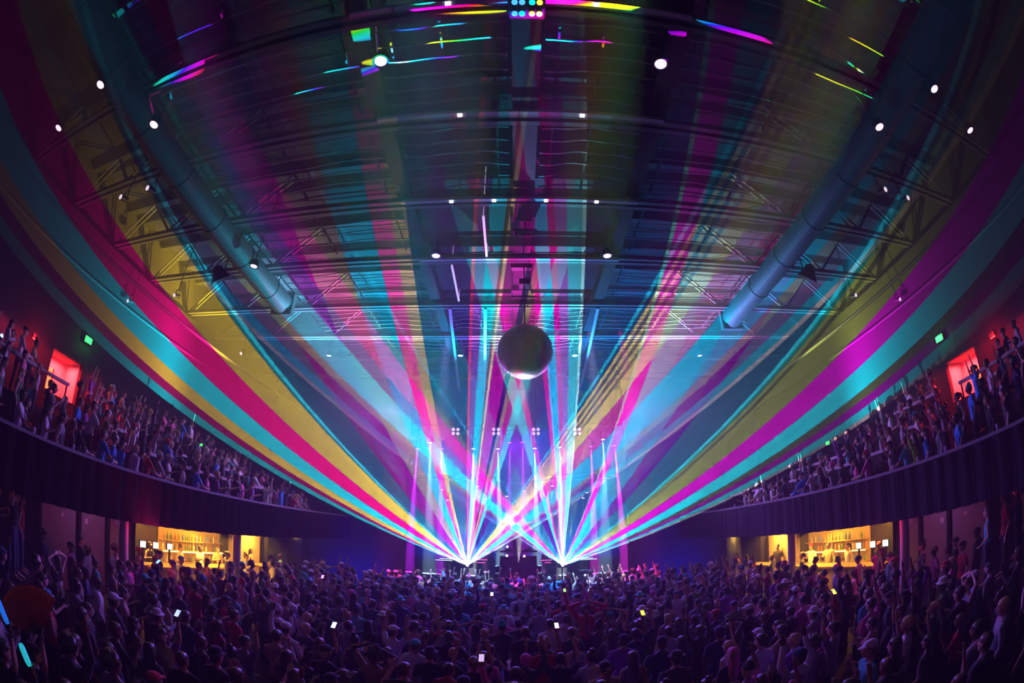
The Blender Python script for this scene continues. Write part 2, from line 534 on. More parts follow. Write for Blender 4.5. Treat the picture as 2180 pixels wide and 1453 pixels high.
# slatted panels between the trusses
rows = [-1.9, .5] + list(TRUSS_Y)
cols = ((-8.0, -2.95, 'beside the left air duct'), (-2.5, -.1, 'just left of the centre beam'), (.58, 2.72, 'just right of the centre beam'), (3.2, 8.2, 'beside the right air duct'))
NUMS = ('first', 'second', 'third', 'fourth', 'fifth', 'sixth', 'seventh', 'eighth', 'ninth')
slat_cache = {}
for ri in range(len(rows) - 1):
    ya, yb = rows[ri] + .22, rows[ri + 1] - .2
    ns = max(4, int((yb - ya) / .36))
    for ci, (xa, xb, where) in enumerate(cols):
        if ya > 7.5 and ya < 13 and ci in (1, 2):
            # the flat middle bays carry plain boards instead of slats
            bm = bmesh.new()
            add_box(bm, (xa, ya, 11.62), (xb, yb, 11.66))
            tag(obj('ceiling_board', bm, mat('board_paint', (.012, .011, .013), .8, noise=(4, .3))), 'plain dark ceiling board %s, bay %s from the back' % (where, NUMS[ri]), 'ceiling board', 'plain ceiling boards')
            continue
        bm = bmesh.new()
        for k in range(ns):
            y = ya + (k + .5) * (yb - ya) / ns
            seg = 14
            prev = None
            ph = ri * .7 + ci * 1.3 + k * .12
            for j in range(seg + 1):
                f = j / seg
                x = xa + (xb - xa) * f
                z = 11.42 + .045 * math.sin(ph + f * 6.0) + .02 * math.sin(f * 15 + k)
                ring = [bm.verts.new((x, y + dy, z + dz)) for dy, dz in ((-.017, 0), (.017, 0), (.014, .03), (-.014, .03))]
                if prev:
                    for q in range(4):
                        bm.faces.new((prev[q], prev[(q + 1) % 4], ring[(q + 1) % 4], ring[q]))
                else:
                    bm.faces.new(list(reversed(ring)))
                prev = ring
            bm.faces.new(prev)
        t = thing('ceiling_panel', 'slatted ceiling panel %s, %s bay from the back of the hall' % (where, NUMS[ri]), 'ceiling panel', (0, 0, 0), 0, 'slatted ceiling panels')
        obj('slats', bm, M_SLAT, t)
        bm = bmesh.new()
        for x in (xa + .25, (xa + xb) / 2, xb - .25):
            add_box(bm, (x - .02, ya, 11.49), (x + .02, yb, 11.56))
        obj('frame', bm, M_DARK, t)

# air ducts along both sides
for s, side in SIDES:
    x, z, r = s * 8.45, 11.05, .42
    t = thing('air_duct', 'long round pale air duct under the %s side of the roof' % side, 'duct', (x, 0, z - .02), 0, 'air ducts')
    bm = bmesh.new()
    add_cyl(bm, (0, -3, 0), (0, 12.9 if s < 0 else 14.2, 0), r, seg=28)
    obj('pipe', bm, M_DUCT, t, smooth=False)
    for k in range(8):
        bm = bmesh.new()
        y = -2.0 + k * 1.95
        add_cyl(bm, (0, y, 0), (0, y + .07, 0), r + .025, seg=28)
        obj('collar', bm, M_DUCT, t)
    bm = bmesh.new()
    add_box(bm, (-.46, (12.8 if s < 0 else 14.1), -.45), (.46, (13.0 if s < 0 else 14.3), .45))
    obj('end_flange', bm, M_DUCT, t)
    for k in range(5):
        bm = bmesh.new()
        y = .4 + k * 2.8
        add_cyl(bm, (-s * .43, y, 0), (-s * .43, y, 1.95), .012, seg=6)
        obj('hanger', bm, M_STEEL, t)
    # pipe rail where the wall drape hangs
    bm = bmesh.new()
    add_cyl(bm, (s * 12.4, -3, 9.75), (s * 12.4, PROS, 9.75), .07, seg=10)
    tag(obj('drape_pipe', bm, M_STEEL), 'long thin pipe high along the %s wall' % side, 'pipe', 'wall pipes')
    bm = bmesh.new()
    add_cyl(bm, (s * 14.25, -3, 9.6), (s * 14.25, PROS, 9.6), .06, seg=10)
    tag(obj('conduit', bm, M_STEEL), 'conduit at the top of the %s wall' % side, 'pipe', 'wall conduits')

# round ceiling lamps
M_LENS = mat('lamp_lens', (.9, .8, .9), .4, emit=(1, .72, .95), strength=1.4)
M_LENSDIM = mat('lamp_lens_dim', (.9, .8, .9), .4, emit=(1, .78, .95), strength=.9)


def make_lamp(stem=1.9):
    t = thing('ceiling_lamp', '', 'lamp')
    bm = bmesh.new()
    lathe(bm, [(.12, .2), (.15, .16), (.16, 0.0), (.125, 0.0), (.115, .05)], 24)
    obj('housing', bm, M_BLACK, t)
    bm = bmesh.new()
    lathe(bm, [(.115, .05), (.115, .01), (.07, -.01), (.02, -.018)], 24)
    obj('lens', bm, M_LENS, t, smooth=True)
    bm = bmesh.new()
    add_cyl(bm, (0, 0, .19), (0, 0, stem), .02, seg=8)
    obj('stem', bm, M_BLACK, t)
    return t


LAMPS = [(810, 131, 'hanging left of the centre beam near the back of the hall'), (1407, 137, 'hanging right of the centre beam near the back of the hall'),
         (928, 545, 'hanging left of the mirror ball'), (1293, 545, 'hanging right of the mirror ball'),
         (980, 757, 'hanging left of the mirror ball, toward the stage'), (1224, 757, 'hanging right of the mirror ball, toward the stage'),
         (1490, 757, 'hanging under the far end of the right air duct'), (700, 757, 'hanging under the far end of the left air duct'),
         (327, 266, 'on the left air duct near its back end'), (1873, 271, 'on the right air duct near its back end'),
         (540, 567, 'under the middle of the left air duct'), (124, 273, 'high above the left balcony, near the back'), (2066, 278, 'high above the right balcony, near the back'),
         (213, 181, 'behind the left air duct'), (1990, 190, 'behind the right air duct')]
lamp0 = make_lamp()
for i, (px, py, where) in enumerate(LAMPS):
    if i == 8:
        lamp0 = make_lamp(2.65)
    o = lamp0 if i in (0, 8) else copy_tree(lamp0)
    o.location = on_z(px, py, 11.1 if i < 8 else 10.35)
    tag(o, 'round pinkish ceiling lamp ' + where, 'lamp', 'round ceiling lamps')
for (px, py) in ((810, 131), (1407, 137), (928, 545), (1293, 545)):
    p = on_z(px, py, 11.05)
    spot(p, (p.x, p.y, 0), (.55, .2, 1.0), 14, 100, .6, .15)

# small spot heads on the slopes above the balconies
def make_spothead(pole):
    t = thing('spot_head', '', 'spotlight')
    bm = bmesh.new()
    add_cyl(bm, (0, 0, 0), (0, .28, .1), .085, .075, 16)
    obj('can', bm, M_BLACK, t)
    bm = bmesh.new()
    add_cyl(bm, (0, -.012, -.004), (0, .004, .002), .07, .07, 16)
    obj('lens', bm, M_LENSDIM, t)
    bm = bmesh.new()
    add_bar(bm, (-.1, .15, .05), (-.1, .15, .3), .02, .03)
    add_bar(bm, (.1, .15, .05), (.1, .15, .3), .02, .03)
    add_bar(bm, (-.11, .15, .3), (.11, .15, .3), .03, .02)
    obj('yoke', bm, M_BLACK, t)
    bm = bmesh.new()
    add_cyl(bm, (0, .15, .3), (0, .15, pole), .02, seg=8)
    obj('clamp_pole', bm, M_BLACK, t)
    return t


HEADS = [(257, 419, 'outer head of the pair above the left balcony'), (314, 400, 'inner head of the pair above the left balcony'), (1885, 403, 'inner head of the pair above the right balcony'),
         (1933, 421, 'outer head of the pair above the right balcony'), (272, 640, 'single head low over the left balcony'), (371, 628, 'head under the third truss over the left balcony'),
         (1822, 628, 'head under the third truss over the right balcony'), (513, 752, 'head far along the left balcony'), (1916, 637, 'single head low over the right balcony')]
for i, (px, py, where) in enumerate(HEADS):
    q = on_z(px, py, 10.3)
    if abs(q.x) > 14.2:
        q = on_x(px, py, math.copysign(14.2, q.x))
    o = make_spothead(13.0 - q.z)
    o.location = q
    tag(o, 'small black spotlight with a bright lens, ' + where, 'spotlight', 'spotlights above the balconies')

# big round horn and spiky cluster of heads by each duct
for s, side in SIDES:
    t = thing('pendant_speaker', 'round hanging horn speaker beside the %s air duct' % side, 'speaker', (s * 9.35, 9.9, 10.45), 0, 'horn speakers by the ducts')
    bm = bmesh.new()
    lathe(bm, [(.05, .42), (.16, .36), (.24, .15), (.36, -.05), (.38, -.1), (.33, -.1), (.2, .1), (.05, .2)], 24)
    o = obj('horn', bm, M_STEEL, t, smooth=True)
    o.rotation_euler = (math.radians(35), math.radians(20 * s), 0)
    bm = bmesh.new()
    add_cyl(bm, (0, .1, .2), (0, .1, 2.55), .025, seg=8)
    obj('bracket', bm, M_BLACK, t)

# light bars with small white lamps that hang under the trusses of the middle bays
M_WHITE_LED = mat('white_led', (.9, .9, .9), .4, emit=(.9, .85, 1.0), strength=4.0)
for (y, n_) in ((8.05, 'under the third truss from the back'), (10.62, 'under the truss in front of the mirror ball'), (5.4, 'under the second truss from the back'), (2.85, 'under the truss at the very back')):
    t = thing('light_batten', 'white light batten ' + n_, 'light batten', (0.15, y, 11.08), 0, 'light battens')
    bm = bmesh.new()
    add_box(bm, (-2.9, -.05, 0), (2.9, .05, .09))
    obj('housing', bm, mat('batten_paint', (.22, .2, .25), .5), t)
    for x in (-1.65, -.62, .62, 1.85) if 8 < y < 9 else () if y > 9 else (-1.2, 1.2):
        bm = bmesh.new()
        add_box(bm, (x - .045, -.035, -.03), (x + .045, .035, 0.0))
        obj('bulb', bm, M_WHITE_LED, t)
    for x in (-2.6, 2.6):
        bm = bmesh.new()
        add_cyl(bm, (x, 0, .09), (x, 0, .14), .03, seg=8)
        obj('clamp', bm, M_BLACK, t)

# two narrow tubes and long rails near the mirror ball
for (a, b, n_) in (((962, 565), (977, 640), 'left of the mirror ball'), ((1029, 460), (1036, 545), 'above the mirror ball')):
    p, q = on_z(*a, 11.15), on_z(*b, 11.15)
    bm = bmesh.new()
    add_bar(bm, p, q, .06, .05)
    add_cyl(bm, p, (p.x, p.y, 13.0), .008, seg=6)
    add_cyl(bm, q, (q.x, q.y, 13.0), .008, seg=6)
    t = tag(obj('tube_light', bm, mat('tube_glow', (.8, .75, .85), .4, emit=(.85, .6, 1), strength=.55)), 'thin pale tube light ' + n_, 'tube light', 'tube lights')
for x, y0, x1, n_ in ((-2.25, 13.75, -3.0, 'left'), (2.95, 13.75, 3.6, 'right'), (-1.0, 13.8, -1.6, 'inner left')):
    bm = bmesh.new()
    add_bar(bm, (x, y0, 11.18), (x1, 23.3, 11.18), .11, .06)
    tag(obj('cable_tray', bm, mat('tray_paint', (.24, .23, .26), .5)), 'long pale cable tray under the roof toward the stage, the %s one' % n_, 'cable tray', 'cable trays')

# ---------------------------------------------------------------- mirror ball
BC = on_y(1118, 748, 12.0)
BR = .80
t = thing('mirror_ball', 'large mirror ball hanging above the middle of the dance floor', 'mirror ball', BC)
mb = bpy.data.materials.new('mirror_tiles')
mb.use_nodes = True
b = mb.node_tree.nodes['Principled BSDF']
b.inputs['Base Color'].default_value = (.10, .10, .115, 1)
b.inputs['Metallic'].default_value = 1.0
b.inputs['Roughness'].default_value = .42
bm = bmesh.new()
res = bmesh.ops.create_uvsphere(bm, u_segments=56, v_segments=34, radius=BR)
faces = bm.faces[:]
r = bmesh.ops.inset_individual(bm, faces=faces, thickness=.004, depth=.003)
rng = random.Random(4)
for f in faces:                      # each tile sits a little crooked
    n = f.normal.copy()
    ax = Vector((rng.uniform(-1, 1), rng.uniform(-1, 1), rng.uniform(-1, 1))).normalized()
    m_ = Matrix.Rotation(rng.uniform(-.05, .05), 3, ax)
    c = f.calc_center_median()
    for v in f.verts:
        v.co = c + m_ @ (v.co - c)
obj('tiles', bm, mb, t)
bm = bmesh.new()
lathe(bm, [(.1, BR - .03), (.1, BR + .06), (.04, BR + .1)], 16)
obj('cap', bm, M_STEEL, t)
bm = bmesh.new()
add_cyl(bm, (0, 0, BR + .08), (0, 0, 13.0 - BC.z), .02, seg=8)
add_cyl(bm, (-.3, 0, BR + .95), (0, 0, BR + .62), .012, seg=6)
add_cyl(bm, (.3, 0, BR + .95), (0, 0, BR + .62), .012, seg=6)
obj('hanging_rod', bm, M_STEEL, t)
bm = bmesh.new()
add_bar(bm, (-.4, 0, BR + 1.0), (.4, 0, BR + 1.0), .05, .05)
obj('spreader_bar', bm, M_STEEL, t)
bm = bmesh.new()
add_box(bm, (-.16, -.16, 11.0 - BC.z), (.16, .16, 11.2 - BC.z))
obj('motor', bm, M_BLACK, t)
spot((.2, 22.2, 2.0), BC, (.95, .85, 1.0), 42000, 7.4, .1, .05)      # added spot, not a stage fixture, to light the ball's lower crescent
# small fixture plate above the ball
p = on_z(1118, 496, 11.1)
t = thing('projector_mount', 'small ceiling plate with glinting fixtures above the mirror ball', 'mount', p)
bm = bmesh.new()
add_box(bm, (-.3, -.1, 0), (.3, .1, .08))
obj('plate', bm, M_STEEL, t)
for k in range(4):
    bm = bmesh.new()
    add_cyl(bm, (-.24 + .16 * k, 0, -.08), (-.24 + .16 * k, 0, 0), .05, .035, 10)
    obj('socket', bm, M_STEEL, t)
bm = bmesh.new()
add_cyl(bm, (0, 0, .08), (0, 0, 1.9), .02, seg=8)
obj('stem', bm, M_BLACK, t)
# speaker at the very top; glowing discs stand in for rainbow light on it
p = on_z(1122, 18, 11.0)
t = thing('ceiling_speaker', 'speaker with rainbow light added as glowing discs, centre beam at the very back', 'projector', p)
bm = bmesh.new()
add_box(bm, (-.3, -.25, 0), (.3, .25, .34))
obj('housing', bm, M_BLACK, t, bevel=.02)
k = 0
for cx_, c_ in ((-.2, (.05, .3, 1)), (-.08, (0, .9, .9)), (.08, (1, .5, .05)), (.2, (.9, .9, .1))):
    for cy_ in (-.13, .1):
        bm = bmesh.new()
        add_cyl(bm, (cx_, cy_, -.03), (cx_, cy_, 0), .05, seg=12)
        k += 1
        obj('lens', bm, mat('rainbow_glow_%d' % (k // 2), c_, .4, emit=c_, strength=2.2), t)

# ---------------------------------------------------------------- balcony fronts
for s, side in SIDES:
    bm = bmesh.new()
    ys = np.arange(-3.4, PROS + .001, .07)
    ra, rb = [], []
    for y in ys:
        x = s * (8.86 + .05 * math.sin(y * 13.0 + 1.2 * math.sin(y * 2.1)) + .02 * math.sin(y * 31))
        ra.append(bm.verts.new((x, y, 2.66)))
        rb.append(bm.verts.new((x, y, 3.86)))
    for i in range(len(ys) - 1):
        bm.faces.new((ra[i], ra[i + 1], rb[i + 1], rb[i]))
    g = bmesh.ops.solidify(bm, geom=bm.faces[:], thickness=.02)
    tag(obj('pleated_curtain', bm, M_DRAPE, smooth=True), 'long dark pleated curtain covering the front of the %s balcony' % side, 'curtain', 'balcony curtains')
    struct('trim_balcony_' + side, [mir(s, (8.95, -3.4, 3.86), (9.2, PROS, 3.93)), mir(s, (8.99, -3.4, 2.66), (9.06, PROS, 3.86))], mat('ledge_paint', (.30, .27, .33), .6), 'ledge on top of the balcony front')

# drink rails between the tiers (measured from the photograph), each a pale shelf on posts
for s, side in SIDES:
    segs = [(12.3, 5.78, 7.9, 10.1, 'on the top tier beside the red-lit doorway'), (11.25, 5.02, 8.2, 8.9, 'short, on the third tier'),
            (10.2, 4.6, 8.7, 9.6, 'short, on the second tier'), (10.2, 4.55, 10.35, 14.3, 'long, on the second tier'), (11.25, 5.0, 11.6, 15.2, 'on the third tier beyond the short one'),
            (12.3, 5.7, 3.6, 7.0, 'on the top tier at the back of the hall'), (10.2, 4.55, 15.2, 19.5, 'on the second tier toward the stage')]
    for x, z, a, b, n_ in segs:
        t = thing('drink_rail', 'drink rail, %s, %s balcony' % (n_, side), 'rail', (s * x, (a + b) / 2, z), 0, 'drink rails on the balconies')
        L = (b - a) / 2
        bm = bmesh.new()
        add_box(bm, (-.11, -L, -.09), (.11, L, 0))
        obj('rail_top', bm, M_RAIL if x != 10.2 or a > 10 else M_RAIL, t)
        floor_z = max(tz for ta, tb, tz in TIER if ta <= x + .06)
        zz = floor_z if abs(x) > 10.15 else 3.5
        for yy in np.linspace(-L + .05, L - .05, max(2, int(2 * L / 1.3) + 1)):
            bm = bmesh.new()
            add_box(bm, (-.025, yy - .025, zz - z), (.025, yy + .025, -.09))
            obj('post', bm, M_STEEL, t)

# plastic cups and bottles left on the balcony front
M_CUP = mat('clear_cup', (.75, .7, .8), .3)
bm = bmesh.new()
lathe(bm, [(.03, 0), (.043, .12), (.040, .12), (.028, .01)], 12)
cup_me = mesh_of('cup', bm, M_CUP)
rng = random.Random(5)
CUPW = ['at the back end', 'a little further along', 'before the first pillar', 'over the first pillar', 'past the first pillar', 'over the bar screens', 'over the bar shelves', 'over the far end of the bar', 'over the second pillar', 'past the second pillar', 'toward the stage']
for s, side in SIDES:
    for k, y in enumerate((4.4, 5.6, 6.0, 6.9, 7.8, 9.0, 10.7, 12.1, 13.6, 15.0, 17.2)):
        o = obj('plastic_cup', cup_me, None)
        o.location = (s * 9.08, y + rng.uniform(-.1, .1), 3.93)
        tag(o, 'plastic cup on the %s balcony ledge, %s' % (side, CUPW[k]), 'cup', 'cups on the balcony ledge')

# ---------------------------------------------------------------- red doorways, posters, signs
M_REDLAMP = mat('red_lamp', (1, .1, .1), .4, emit=(1, .02, .02), strength=6)
M_POSTER = mat('lit_poster', (.9, .5, .2), .5, emit=(1, .42, .10), strength=1.6)
M_GREEN = mat('green_sign', (.1, 1, .2), .5, emit=(.02, 1, .06), strength=3.5)
for s, side in SIDES:
    area((s * (XW + .7), 7.97, 6.8), (s * (XW + .7), 7.97, 5), (1, .015, .02), 700, 1.0, 1.2)
    glow((s * 14.05, 6.2, 6.75), (1, .02, .03), 60, .05)
    area((s * 13.95, 5.6, 6.95), (s * 14.5, 5.6, 5.9), (1, .01, .02), 90, 2.8, .1, 100)
    area((s * 13.95, 9.4, 6.95), (s * 14.5, 9.4, 5.9), (1, .01, .02), 14, 1.0, .1, 100)
    area((s * 6.2, 22.6, 9.8), (s * 11.0, 9, 5.2), (.50, .22, 1.0), 230, 1.2, .4, 70)
    t = thing('lit_poster', 'glowing amber poster inside the red doorway of the %s balcony' % side, 'poster', (s * (XW + 1.36), 7.95, 6.0), 0, 'posters in the red doorways')
    bm = bmesh.new()
    add_box(bm, (-.02, -.2, -.42), (.02, .2, .42))
    obj('frame', bm, M_BLACK, t)
    bm = bmesh.new()
    rg = random.Random(8)
    for r_ in range(11):
        add_box(bm, (-s * .03 - .004, -.16 + rg.uniform(0, .05), .36 - r_ * .07), (-s * .03 + .004, .16 - rg.uniform(0, .05), .40 - r_ * .07))
    obj('print', bm, M_POSTER, t)
    t = thing('wall_lamp', 'red wall lamp over the doorway of the %s balcony' % side, 'lamp', (s * 14.42, 6.2, 6.75), 0, 'red wall lamps')
    bm = bmesh.new()
    add_box(bm, (-.05, -.12, -.05), (.05, .12, .12))
    obj('housing', bm, M_BLACK, t)
    bm = bmesh.new()
    add_box(bm, (-.045, -.1, -.08), (.045, .1, -.05))
    obj('lens', bm, M_REDLAMP, t)
    # green exit lamps: one on the wall, one small by the stage end
    for Y, z, w, lab in ((8.6, 7.72, .2, 'green exit sign on the wall above the %s red doorway' % side), (16.6, 6.05, .15, 'small green exit sign far along the %s balcony' % side)):
        t = thing('exit_sign', lab, 'exit sign', (s * 14.42, Y, z), 0, 'green exit signs')
        bm = bmesh.new()
        add_box(bm, (-.06, -w, -w * .6), (.06, w, w * .6))
        obj('case', bm, M_BLACK, t)
        bm = bmesh.new()
        add_box(bm, (-.07, -w * .9, -w * .5), (.07, w * .9, w * .5))
        obj('face', bm, M_GREEN, t)
        if Y < 10:
            glow((s * 14.2, Y, z - .05), (.02, 1, .08), 22, .05)
    # blue lamp above the rear top tier
    t = thing('wall_lamp', 'small blue lamp high at the rear of the %s balcony' % side, 'lamp', (s * 14.3, 4.75, 6.15), 0, 'blue lamps')
    bm = bmesh.new()
    add_ball(bm, (0, 0, 0), .06)
    obj('bulb', bm, mat('blue_bulb', (.1, .3, 1), .4, emit=(.08, .25, 1), strength=14), t)
    bm = bmesh.new()
    add_box(bm, (-.03, -.03, .05), (.03, .03, .16))
    obj('bracket', bm, M_BLACK, t)
    glow((s * 14.1, 4.75, 6.1), (.05, .2, 1), 18, .05)

# ---------------------------------------------------------------- the two bars under the balconies
M_SCREEN = mat('till_screen', (.7, .9, .9), .3, emit=(.55, .85, .8), strength=1.6)
M_STRIP = mat('warm_strip', (1, .8, .4), .4, emit=(1, .55, .14), strength=9)
GLASS = [mat('bottle_amber', (.45, .20, .04), .2), mat('bottle_clear', (.75, .65, .5), .2), mat('bottle_green', (.10, .30, .10), .2), mat('bottle_blue', (.1, .2, .6), .2)]
bm = bmesh.new()
lathe(bm, [(.036, 0), (.038, .02), (.038, .17), (.015, .22), (.013, .29), (.016, .3)], 12)
bottle_me = mesh_of('bottle', bm, None, smooth=False)
bottle_me.materials.append(GLASS[0])
for s, side in SIDES:
    warm = (1, .44, .05)
    area((s * 11.75, 13.9, 2.6), (s * 12.2, 13.9, 0), warm, 620, .4, 3.8)
    area((s * 11.6, 10.9, 2.6), (s * 12.0, 10.9, 0), warm, 190, .4, 1.4)
    area((s * 11.3, 17.7, 2.6), (s * 11.7, 17.7, 0), warm, 230, .4, 1.5)
    glow((s * 11.0, 21.4, 2.45), (.9, .55, .12), 26, .1)
    # back bar: cabinet, two shelves, light strips
    t = thing('back_bar', 'brightly lit shelved back bar under the %s balcony' % side, 'bar shelf', (s * 12.12, 14.0, 0), 0, 'back bars')
    bm = bmesh.new()
    add_box(bm, (-.16, -2.0, 0), (.16, 2.0, .95))
    obj('cabinet', bm, M_WOOD, t)
    bm = bmesh.new()
    add_box(bm, (.1 * s - .02, -2.0, .95), (.1 * s + .02, 2.0, 2.6))
    obj('back_panel', bm, M_BRASS, t)
    for z in (1.42, 1.8):
        bm = bmesh.new()
        add_box(bm, (-.14, -2.0, z - .03), (.12, 2.0, z))
        obj('shelf', bm, M_BRASS, t)
    for z in (1.36, 2.28):
        bm = bmesh.new()
        add_box(bm, (-s * .14 - .015, -1.95, z), (-s * .14 + .015, 1.95, z + (.03 if z < 2 else .055)))
        obj('light_strip', bm, M_STRIP, t)
    bm = bmesh.new()
    add_box(bm, (-.18, -2.05, 2.34), (.16, 2.05, 2.42))
    obj('canopy', bm, M_BRASS, t)
    rg = random.Random(31 + s)
    rows_ = (('on the lower shelf', 1.42), ('on the upper shelf', 1.8), ('on the cabinet top', .95))
    for ri, (rn, z) in enumerate(rows_):
        for k in range(17):
            gi = (k * 7 + ri * 3 + rg.randint(0, 1)) % 4
            o = obj('bottle', bottle_me, None)
            o.material_slots[0].link = 'OBJECT'
            o.material_slots[0].material = GLASS[gi]
            sc_ = rg.uniform(.85, 1.1)
            o.scale = (sc_, sc_, sc_)
            o.location = (s * (12.12 - .02), 12.15 + k * .23 + rg.uniform(-.03, .03), z)
            tag(o, '%s bottle %s of the %s back bar' % (('amber', 'clear', 'green', 'blue')[gi], rn, side), 'bottle', '%s bottles %s of the %s back bar' % (('amber', 'clear', 'green', 'blue')[gi], rn, side))
    # counters
    for (a, b, n_, x) in ((10.0, 16.0, 'long wooden bar counter', 10.95), (16.9, 18.7, 'short bar counter beyond the second pillar', 10.85)):
        t = thing('bar_counter', n_ + ' under the %s balcony' % side, 'counter', (s * x, (a + b) / 2, 0), 0, 'bar counters')
        L = (b - a) / 2
        bm = bmesh.new()
        add_box(bm, (-.22, -L, 0), (.22, L, 1.04))
        obj('front_panel', bm, mat('counter_front', (.5, .33, .15), .55, noise=(5, .2)), t)
        bm = bmesh.new()
        add_box(bm, (-.3, -L - .03, 1.04), (.3, L + .03, 1.1))
        obj('counter_top', bm, M_WOOD, t)
    # tills with glowing screens
    for k, y in enumerate((10.35, 11.0, 11.75)):
        t = thing('till', 'till with glowing pale screen on the %s bar, %s' % (side, ('nearest', 'middle', 'nearest the shelves')[k] if k else 'furthest from the shelves'), 'till', (s * 11.35, y, 1.55), 0, 'bar tills')
        bm = bmesh.new()
        add_box(bm, (-.02, -.15, 0), (.02, .15, .24))
        obj('case', bm, M_BLACK, t)
        bm = bmesh.new()
        add_box(bm, (-s * .02 - .006, -.135, .02), (-s * .02 + .006, .135, .225))
        obj('screen', bm, M_SCREEN, t)
        bm = bmesh.new()
        add_box(bm, (-.03, -.03, -.55), (.03, .03, 0))
        add_box(bm, (-.1, -.1, -.6), (.1, .1, -.55))
        obj('stand', bm, M_BLACK, t)
    struct('shelf_ledge_' + side, [mir(s, (11.25, 10.0, .8), (11.5, 12.0, .95))], M_WOOD, 'rear ledge of the bar')
    # curtains beyond the bar
    bm = bmesh.new()
    ys = np.arange(20.6, 22.25, .05)
    va = [bm.verts.new((s * (11.2 + .03 * math.sin(y * 24)), y, 0.0)) for y in ys]
    vb = [bm.verts.new((s * (11.2 + .03 * math.sin(y * 24)), y, 2.62)) for y in ys]
    for i in range(len(ys) - 1):
        bm.faces.new((va[i], va[i + 1], vb[i + 1], vb[i]))
    bmesh.ops.solidify(bm, geom=bm.faces[:], thickness=.015)
    tag(obj('side_curtain', bm, mat('olive_cloth', (.36, .33, .13), .9), smooth=True), 'olive curtain beyond the bar under the %s balcony' % side, 'curtain', 'olive curtains')
    # notices on the pale panels
    for k, (y, z, w, h) in enumerate(((6.15, 2.42, .16, .1), (6.75, 2.46, .2, .1), (7.7, 2.40, .22, .12), (6.8, 2.15, .12, .1), (7.75, 2.1, .14, .16), (9.05, 2.25, .1, .14))):
        bm = bmesh.new()
        add_box(bm, (-.012, -w / 2, -h / 2), (.012, w / 2, h / 2))
        o = obj('notice', bm, mat('notice_paper', (.8, .78, .82), .7))
        o.location = (s * (XB - .012), y, z)
        tag(o, 'pale notice on the %s wall panels, %s' % (side, ('top row nearest the back', 'top row in the middle', 'top row nearest the bar', 'small lower one nearest the back', 'tall lower one', 'alone on the last panel')[k]), 'notice', 'notices on the wall panels')
    # light under the balcony: pinkish red on the pillar and the people, violet on the panels
    glow((s * 8.75, 8.3, 2.4), (1, .02, .16), 30, .1)
    glow((s * 10.3, 7.6, 2.5), (.55, .25, .9), 9, .1)
    glow((s * 10.2, 4.9, 2.6), (.9, .05, .15), 4, .1)
    glow((s * 9.7, 11.2, 2.5), (1, .05, .3), 7, .1)
    for k, (y, x) in enumerate(((8.3, 9.45), (7.6, 10.3), (4.9, 10.2), (11.2, 9.9))):
        bm = bmesh.new()
        lathe(bm, [(.07, .1), (.09, 0), (.06, 0), (.05, .06)], 14)
        o = obj('downlight', bm, M_BLACK)
        o.location = (s * x, y, 2.58)
        tag(o, 'small black downlight under the %s balcony, %s' % (side, ('by the first pillar', 'over the pale panels', 'over the platform', 'at the start of the bar')[k]), 'lamp', 'downlights under the balconies')

# ---------------------------------------------------------------- stage
M_TRUSS = M_BLACK


def box_truss(name, label, y, z, xa, xb, w=.3):
    t = thing(name, label, 'lighting truss', ((xa + xb) / 2, y, z), 0, 'stage lighting trusses')
    h = (xb - xa) / 2
    for dy in (-w / 2, w / 2):
        for dz in (0, w):
            bm = bmesh.new()
            add_cyl(bm, (-h, dy, dz), (h, dy, dz), .025, seg=8)
            obj('chord', bm, M_TRUSS, t)
    bm = bmesh.new()
    n = int((xb - xa) / .4)
    for k in range(n):
        a, b = -h + k * .4, -h + (k + 1) * .4
        for dy in (-w / 2, w / 2):
            add_cyl(bm, (a, dy, 0 if k % 2 else w), (b, dy, w if k % 2 else 0), .012, seg=5)
        add_cyl(bm, (a, -w / 2, 0), (b, w / 2, 0), .012, seg=5)
    obj('lattice', bm, M_TRUSS, t)
    for x in (-h + .5, h - .5):
        bm = bmesh.new()
        add_cyl(bm, (x, 0, w), (x, 0, 13.0 - z), .015, seg=6)
        obj('hanging_cable', bm, M_STEEL, t)
    return t


LY = 25.0
UP = on_y(1097, 936, LY).z + .55
box_truss('lighting_truss', 'upper black lighting truss above the stage', LY, UP, -6.3, 6.6)
LOWY = 27.2
LOWZ = on_y(1097, 1036, LOWY).z + .42
box_truss('lighting_truss', 'lower black lighting truss at the back of the stage', LOWY, LOWZ, -6.3, 6.6)


def lens_mat(c):
    n = 'lens_%d_%d_%d' % tuple(int(v * 99) for v in c)
    return mat(n, c, .3, emit=c, strength=14)


